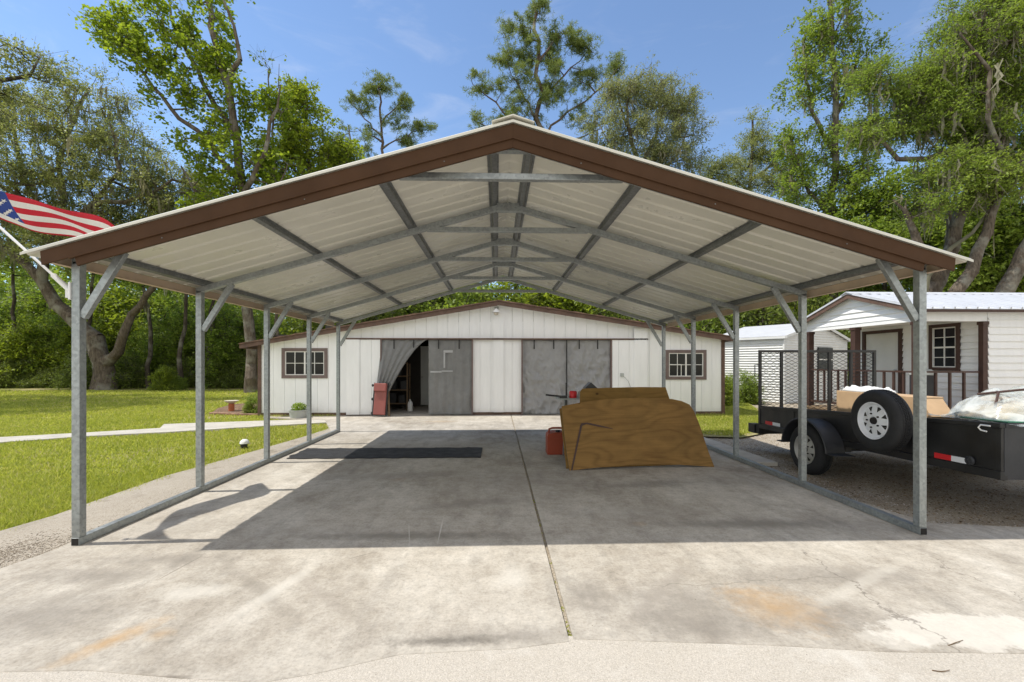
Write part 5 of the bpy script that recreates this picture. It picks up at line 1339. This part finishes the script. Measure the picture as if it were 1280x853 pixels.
tree('sweetgum', 'tall bright green sweetgum leaning to the left, its top cut off by the sky edge',
     [base_px(314, Y)] + line_px([(308,330),(304,240),(294,172),(284,112),(270,52),(255,-15),(245,-70)], Y),
     [line_px([(303,235),(262,178),(226,147),(190,108),(160,62),(138,22)], Y), line_px([(293,165),(262,120,.8),(236,72,1),(214,22,1),(200,-20,1)], Y),
      line_px([(305,250),(330,195,-1),(343,135,-1),(348,105,-1)], Y), line_px([(284,112),(300,75,-.8),(290,30,-.8),(275,-20,-.8)], Y), line_px([(306,300),(250,250,1),(225,205,1)], Y), line_px([(306,300),(345,255,-1),(360,215,-1)], Y)],
     crown_px([(148,38,26,30,62),(182,70,34,32,80),(214,24,34,34,80),(215,110,36,32,60),(252,60,36,50,110),(262,-25,50,40,60),(285,130,36,42,75),(245,185,38,22,42),(290,200,45,32,60),(345,150,22,38,42),(335,215,42,34,60),(262,235,50,30,55),(320,270,60,30,50)], Y, 1, .62),
     GUM, M['bark'], 13, r0=.27)
tree('dead_snag', 'bare dead branch tips standing up beside the sweetgum', [base_px(345, 25)] + line_px([(343,250),(340,150),(333,85)], 25), [line_px([(340,140),(348,110),(350,78)], 25)],
     crown_px([(338,88,8,8,4)], 25), dict(LIME, per=3), M['bark'], 15, r0=.09, tip=.01)
Y = 27
tree('young_tree', 'lime green young tree between the sweetgum and the small pine', [base_px(388, Y)] + line_px([(388,300),(386,220),(382,150),(380,110)], Y), [line_px([(386,230),(410,190),(422,165)], Y), line_px([(386,230),(360,200),(352,160)], Y)],
     crown_px([(378,140,26,34,62),(398,185,40,40,95),(425,205,26,30,45),(352,205,36,36,60),(385,240,60,28,60)], Y), LIME, M['bark'], 16, r0=.16)
tree('pine', 'low sparse pine top half hidden behind the left slope of the carport roof', [base_px(440, 38)] + line_px([(440,260),(438,180),(436,158)], 38), [],
     crown_px([(437,170,20,12,14),(450,190,22,12,16),(425,195,18,10,12),(460,178,12,8,7)], 38), PINE, M['barkpine'], 17, r0=.13)
Y = 45
tree('pine', 'small distant pine with a flat topped crown left of the carport peak', [base_px(481, Y)] + line_px([(480,300),(480,195),(477,145),(474,98)], Y),
     [line_px([(480,170),(450,140),(432,122)], Y), line_px([(480,185),(515,165),(548,160)], Y), line_px([(478,150),(500,128),(508,118)], Y), line_px([(480,178),(455,168),(446,165)], Y)],
     crown_px([(474,106,22,10,26),(448,130,20,9,20),(503,128,18,9,18),(530,160,20,7,18),(505,172,22,7,16),(462,165,14,6,8),(490,150,24,10,16),(460,118,18,8,14)], Y, 1, 1.5), dict(PINE, cr=.28, size=.36), M['barkpine'], 18, r0=.2, limb_r=.38, jit=.14)
Y = 36
tree('pine', 'large airy pine rising directly behind the peak of the carport roof', [base_px(672, Y)] + line_px([(672,330),(676,185),(674,105),(671,42),(669,2)], Y),
     [line_px([(676,180),(700,150),(735,125),(768,95),(778,80)], Y), line_px([(676,190),(640,150),(610,120),(590,105)], Y), line_px([(675,150),(650,110),(630,75)], Y), line_px([(674,120),(705,95),(735,65)], Y), line_px([(674,200),(700,185),(740,165),(745,150)], Y), line_px([(675,185),(630,165),(595,150)], Y), line_px([(673,80),(690,55),(697,40)], Y)],
     crown_px([(669,15,20,14,26),(645,42,26,16,30),(698,48,26,16,30),(640,75,30,15,30),(712,75,34,16,34),(655,105,40,18,38),(728,60,24,14,22),(735,100,30,13,24),(765,85,18,10,16),(602,105,22,10,20),(640,135,30,11,22),(700,130,36,14,26),(592,150,18,7,10),(735,150,24,9,14),(620,155,20,7,10),(775,72,10,6,6),(672,60,22,24,30),(660,150,30,14,24),(690,100,24,16,26)], Y, 1, 1.45), dict(PINE, cr=.24, size=.33), M['barkpine'], 19, r0=.27, limb_r=.36, jit=.14)
Y = 34
tree('bald_cypress', 'soft grey green mossy tree right of the carport peak', [base_px(800, Y)] + line_px([(800,330),(797,215),(788,165),(783,130)], Y),
     [line_px([(797,220),(820,170),(832,130),(838,105)], Y), line_px([(797,220),(765,185),(750,160)], Y), line_px([(798,240),(845,195),(862,160)], Y), line_px([(790,170),(775,130),(770,105)], Y)],
     crown_px([(790,120,36,30,80),(835,125,34,32,80),(858,160,22,34,50),(758,160,32,26,50),(812,170,44,28,80),(770,195,40,24,56),(845,205,36,24,56),(770,108,22,14,20),(820,210,50,24,50)], Y), GREY, M['bark'], 20, r0=.26, moss=120, mlen=1.0)
Y = 38
tree('cedar', 'dull dark green cedar between the grey green tree and the tall leafy tree', [base_px(938, Y)] + line_px([(938,330),(938,240),(940,180),(942,150)], Y), [line_px([(938,240),(910,220),(885,212)], Y), line_px([(938,230),(965,205),(975,190)], Y)],
     crown_px([(941,160,12,18,18),(938,190,24,24,46),(902,218,32,18,46),(965,205,24,34,56),(935,238,52,26,80),(985,230,26,34,46),(880,222,24,14,26)], Y), dict(GREY, mat=M['leaf_oak'], size=.2), M['barkdark'], 21, r0=.22)
Y = 27
tree('tall_tree', 'tall airy green tree rising above the right slope of the carport roof', [base_px(1046, Y)] + line_px([(1044,400),(1040,260),(1046,160),(1042,70),(1036,5),(1034,-40)], Y),
     [line_px([(1043,200),(1015,140),(1003,90),(1005,40)], Y), line_px([(1045,150),(1068,95,.5),(1075,50,.5)], Y), line_px([(1041,280),(1005,225),(990,180)], Y), line_px([(1041,280),(1075,225),(1085,180)], Y)],
     crown_px([(1008,45,22,40,54),(1040,20,26,36,56),(1072,60,22,42,54),(998,115,22,34,50),(1040,105,30,40,70),(995,175,24,36,56),(1045,185,44,40,90),(1010,235,34,34,70),(1075,225,40,36,70),(1050,270,60,34,80),(1035,-40,34,30,40)], Y, 1, .62), dict(MID, per=64, cr=.36, size=.17), M['bark'], 22, r0=.26, moss=110)
Y = 19
oakr = tree('live_oak', 'huge mossy live oak with several leaning trunks filling the upper right corner',
     [base_px(1140, Y)] + line_px([(1150,400),(1172,350),(1190,310),(1203,268),(1216,225),(1218,190),(1205,140)], Y),
     [line_px([(1150,420),(1195,365,-1),(1226,312,-1),(1240,270,-1),(1263,226,-1),(1290,160,-1),(1310,90,-1)], Y),
      line_px([(1216,215),(1190,188),(1158,196),(1122,198),(1098,172),(1078,160)], Y), line_px([(1216,220),(1185,170,.6),(1140,130,.6),(1110,105,.6)], Y),
      line_px([(1165,350),(1152,318,-.6),(1147,292,-.6),(1128,266,-.6),(1115,250,-.6)], Y), line_px([(1263,226,-1),(1235,150,-1.5),(1230,90,-1.5),(1200,40,-1.5)], Y), line_px([(1218,190),(1250,130,1),(1280,70,1)], Y),
      line_px([(1150,420),(1168,372,1),(1182,318,1),(1190,270,1),(1200,225,1)], Y)],
     crown_px([(1225,70,60,52,190),(1180,110,52,38,130),(1275,30,60,50,140),(1150,145,50,26,80),(1110,105,34,28,48),(1255,145,55,42,120),(1320,110,70,90,90),(1105,165,30,18,24),(1215,175,55,26,70),(1240,5,50,30,60),(1085,160,22,18,20),(1290,195,45,32,60),(1190,215,40,24,50,-1),(1245,225,42,26,60,-1.5),(1170,250,36,26,36,-1)], Y),
     dict(OAK, mat=M['leaf_mid'], per=125, cr=.42, size=.125), M['bark'], 23, r0=.36, moss=420, mlen=1.05, limb_r=.8)
tree('oak', 'thick bare lower trunk leaning across the extreme right edge above the cabin roof', [base_px(1215, 17.5)] + line_px([(1245,385),(1268,338),(1295,285),(1335,215)], 17.5), [], crown_px([(1350,150,50,50,60)], 17.5), dict(OAK, mat=M['leaf_mid']), M['bark'], 24, r0=.38)
tree('oak', 'pale straight leaning stem crossing in front of the dark trunks at right', [base_px(1130, 18.3)] + line_px([(1160,345),(1188,312),(1215,288),(1240,262),(1262,235)], 18.3), [], crown_px([(1275,200,25,20,14)], 18.3), dict(OAK, mat=M['leaf_mid']), M['moss'], 25, r0=.11)
# leafy young trees behind the cabin
for i, (px, Y, lst, lf, lab) in enumerate((
    (1205, 23, [(1200,275,46,40,110),(1170,310,44,34,80),(1235,300,40,40,80),(1195,350,60,26,70)], MID, 'bright leafy young tree framed between the leaning oak trunks'),
    (1105, 25, [(1105,250,50,36,100),(1075,300,46,36,90),(1135,305,44,36,80),(1100,350,60,30,70)], MID, 'full green young tree rising behind the peak of the cabin roof'),
    (1275, 22, [(1270,270,40,46,90),(1300,330,50,40,90),(1250,335,36,30,60)], MID, 'green young tree behind the cabin at the right edge'),
    (1010, 28, [(1000,300,50,36,90),(960,320,46,36,80),(1030,345,50,30,70)], LIME, 'lime green young tree behind the metal shed roof'))):
    tree('young_tree', lab, [base_px(px, Y)] + line_px([(px, 380), (px, 300), (px + 3, 260)], Y), [line_px([(px, 330), (px - 30, 290)], Y), line_px([(px, 320), (px + 30, 280)], Y)], crown_px(lst, Y), dict(lf, size=.2), M['barkdark'], 40 + i, r0=.15)
# slender trunks standing in the understory on the left
for i, (px, Y, y1, bend, lab) in enumerate(((228, 27.5, 330, 6, 'slender trunk in the understory left of the barn, straight and dark'), (186, 28.5, 345, -8, 'slim crooked stem in the understory between the oak and the barn'), (112, 29, 330, 4, 'thin dark trunk right behind the front left carport post'), (262, 29, 320, 8, 'dark trunk just left of the barn roof corner'), (20, 30, 330, -5, 'slim stem in the thicket at the far left edge'))):
    tree('slender_tree', lab, [base_px(px, Y)] + line_px([(px - bend * .3, 430), (px + bend * .4, 390), (px + bend, y1), (px + bend, y1 - 50)], Y), [], crown_px([(px + bend, y1 - 45, 34, 26, 34), (px + bend * 2, y1 - 5, 36, 22, 26)], Y), dict(MID, size=.2), M['barkdark'], 60 + i, r0=.14)
# understory shrubs: four kinds, copied along the edge of the wood
def shrub(name, label, h, w, n, lf, seed, group):
    k = n
    return tree(name, label, [(0,0,0), (0.05,0,h*.25), (0,.05,h*.5)], [[(0,0,.1),(w*.35,.1,h*.45)], [(0,0,.1),(-w*.35,.2,h*.5)], [(0,0,.1),(.1,-w*.35,h*.45)]],
                [((0,0,h*.55), (w*.5,w*.45,h*.45), k), ((w*.2,0,h*.3), (w*.4,w*.4,h*.28), k//2), ((-w*.2,0,h*.28), (w*.4,w*.4,h*.26), k//2)], lf, M['barkdark'], seed, r0=.05, group=group, cat='shrub', tip=.008)
KL = ('leafy mid green shrub in the thicket along the edge of the wood', 'bright lime shrub catching the light along the edge of the wood', 'dark green shrub in the shade along the edge of the wood', 'low dark brushy shrub at the foot of the wood')
GL = ('mid green shrubs along the wood', 'lime green shrubs along the wood', 'dark green shrubs along the wood', 'low brushy shrubs along the wood')
protos = [shrub('shrub', KL[0], 5.0, 4.4, 120, dict(MID, size=.16, per=70), 70, GL[0]), shrub('shrub', KL[1], 4.4, 4.0, 110, dict(LIME, size=.165, per=62), 71, GL[1]),
          shrub('shrub', KL[2], 4.6, 4.6, 120, dict(mat=M['leaf_dark'], per=72, cr=.4, size=.16, aspect=.55), 72, GL[2]), shrub('shrub', KL[3], 2.2, 3.6, 90, dict(mat=M['leaf_dark'], per=54, cr=.3, size=.15, aspect=.45), 73, GL[3])]
used = [False] * 4
def put(kind_, px, Y, s=1.0, dx=0.0):
    o = protos[kind_] if not used[kind_] else copy_tree(protos[kind_])
    used[kind_] = True
    c = I(px, 453, Y); o.location = (c[0] + dx, Y, -.16); o.rotation_euler = (0, 0, rr.uniform(0, 6.28)); k = s * rr.uniform(.9, 1.12); o.scale = (k, k, k * rr.uniform(.9, 1.15))
for px in range(-60, 340, 34): put(3, px + rr.uniform(-12, 12), 28.6 + rr.uniform(-.4, 1.0), rr.uniform(.45, .95))
for px in range(-70, 345, 34): put(rr.choice((0, 1, 1, 0, 1)), px + rr.uniform(-14, 14), 30.8 + rr.uniform(-.8, 1.2), rr.uniform(.8, 1.1))
for px in range(-60, 350, 44): put(rr.choice((0, 1, 1, 0)), px + rr.uniform(-10, 10), 34.5 + rr.uniform(-1, 1.5), rr.uniform(1.2, 1.6))
for px in range(400, 900, 40): put(rr.choice((1, 0, 1, 0, 2)), px + rr.uniform(-12, 12), 27 + rr.uniform(-1, 1.5), rr.uniform(1.15, 1.45))
for px in range(880, 1060, 30): put(rr.choice((1, 0, 2, 1)), px + rr.uniform(-8, 8), 25.5 + rr.uniform(-.8, 1.2), rr.uniform(1.0, 1.3))
put(1, 906, 16.0, .26); put(0, 926, 17.2, .30); put(1, 942, 17.0, .20); put(1, 205, 25.9, .30); put(0, 222, 26.2, .2); put(0, 321, 14.1, .13); put(1, 312, 14.0, .09)
# the far wood behind everything, one mass
rg = np.random.default_rng(99); n = 120000
px = rg.uniform(-350, 1650, n); Yw = rg.uniform(44, 60, n)
topy = np.interp(px, [-350, 0, 250, 420, 900, 1080, 1300, 1650], [230, 290, 300, 330, 335, 300, 265, 230]) + 26 * np.sin(px / 31.) + 16 * np.sin(px / 11. + 1) + 9 * np.sin(px / 4.3)
hz = (HY - topy) / F * Yw; z = rg.uniform(0, 1, n) ** .8 * hz
X = CX + (px - 640) / F * Yw + YAW * Yw
o = leaves('woodland', np.stack([X, Yw, z], 1), .62, M['leaf_mid'], None, rg, .6, .2); kind(o, 'stuff'); tag(o, 'dense far woodland closing the view behind the barn and lawn', 'woodland')
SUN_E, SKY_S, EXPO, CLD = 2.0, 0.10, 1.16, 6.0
# ------------------------------------------------------------------ light, sky, camera
EL = 60.8
sd = Vector((-math.cos(R(EL)), -0.026 * math.sin(R(EL)), math.sin(R(EL))))
L = bpy.data.lights.new('sun', 'SUN'); L.energy = SUN_E; L.angle = R(0.53); L.color = (1.0, 0.985, 0.95)
lo = bpy.data.objects.new('sun', L); COL.objects.link(lo); lo.rotation_euler = sd.to_track_quat('Z', 'Y').to_euler(); lo.location = (-20, 0, 30)
w = bpy.data.worlds.new('World'); SC.world = w; w.use_nodes = True
nt = w.node_tree; nt.nodes.clear()
sky = nt.nodes.new('ShaderNodeTexSky'); sky.sky_type = 'NISHITA'; sky.sun_disc = False
sky.sun_elevation = R(EL); sky.sun_rotation = R(270); sky.altitude = 10; sky.air_density = 1.0; sky.dust_density = 0.0; sky.ozone_density = 5.0
bg = nt.nodes.new('ShaderNodeBackground'); bg.inputs['Strength'].default_value = SKY_S
ou = nt.nodes.new('ShaderNodeOutputWorld'); # white cumulus added behind the camera, unseen, to lift and warm the shade
def wn(t_, ins, **pr):
    nd = nt.nodes.new('ShaderNode' + t_)
    for k, v in pr.items(): setattr(nd, k, v)
    for k, v in ins.items():
        if isinstance(v, bpy.types.NodeSocket): nt.links.new(v, nd.inputs[k])
        else: nd.inputs[k].default_value = v
    return nd
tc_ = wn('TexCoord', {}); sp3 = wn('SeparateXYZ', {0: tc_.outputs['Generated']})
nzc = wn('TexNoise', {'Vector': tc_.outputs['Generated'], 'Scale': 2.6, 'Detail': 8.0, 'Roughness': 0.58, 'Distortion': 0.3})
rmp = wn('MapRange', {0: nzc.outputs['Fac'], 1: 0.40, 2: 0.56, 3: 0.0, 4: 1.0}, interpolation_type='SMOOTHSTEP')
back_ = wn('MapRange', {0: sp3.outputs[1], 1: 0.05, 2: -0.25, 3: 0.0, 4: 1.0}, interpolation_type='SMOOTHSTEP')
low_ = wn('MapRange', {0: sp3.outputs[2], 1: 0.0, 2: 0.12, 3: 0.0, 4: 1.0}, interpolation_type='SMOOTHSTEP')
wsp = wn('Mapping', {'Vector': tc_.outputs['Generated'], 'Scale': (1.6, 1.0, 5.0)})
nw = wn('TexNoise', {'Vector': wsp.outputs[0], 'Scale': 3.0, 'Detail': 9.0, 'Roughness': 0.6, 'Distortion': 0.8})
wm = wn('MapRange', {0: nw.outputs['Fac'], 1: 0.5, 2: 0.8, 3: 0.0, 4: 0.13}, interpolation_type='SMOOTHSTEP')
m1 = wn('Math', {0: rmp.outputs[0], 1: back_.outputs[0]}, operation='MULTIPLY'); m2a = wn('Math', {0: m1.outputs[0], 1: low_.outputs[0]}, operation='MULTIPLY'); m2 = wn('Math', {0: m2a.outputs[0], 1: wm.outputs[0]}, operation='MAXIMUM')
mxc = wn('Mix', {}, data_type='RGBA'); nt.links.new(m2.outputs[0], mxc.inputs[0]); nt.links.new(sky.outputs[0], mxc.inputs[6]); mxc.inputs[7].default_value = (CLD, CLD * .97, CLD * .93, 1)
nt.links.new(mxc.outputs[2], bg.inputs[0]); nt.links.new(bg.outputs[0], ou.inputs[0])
cam = bpy.data.cameras.new('camera'); cam.sensor_width = 36; cam.lens = 36 * F / 1280; cam.clip_start = .05; cam.clip_end = 2000
cam.shift_y = (HY - 426.5) / 1280
co_ = bpy.data.objects.new('camera', cam); COL.objects.link(co_); co_.location = (CX, 0, CH); co_.rotation_euler = (R(90), 0, -YAW)
SC.camera = co_
SC.view_settings.view_transform = 'Standard'; SC.view_settings.look = 'None'; SC.view_settings.gamma = 1.0; SC.view_settings.exposure = EXPO
SC.view_settings.use_curve_mapping = False
SC.view_settings.use_white_balance = True; SC.view_settings.white_balance_temperature = 7000; SC.view_settings.white_balance_tint = 10
SC.cycles.max_bounces = 8; SC.cycles.diffuse_bounces = 5; SC.cycles.glossy_bounces = 4; SC.cycles.transparent_max_bounces = 16; SC.cycles.transmission_bounces = 4
SC.cycles.use_denoising = True
SC.cycles.sample_clamp_indirect = 6.0
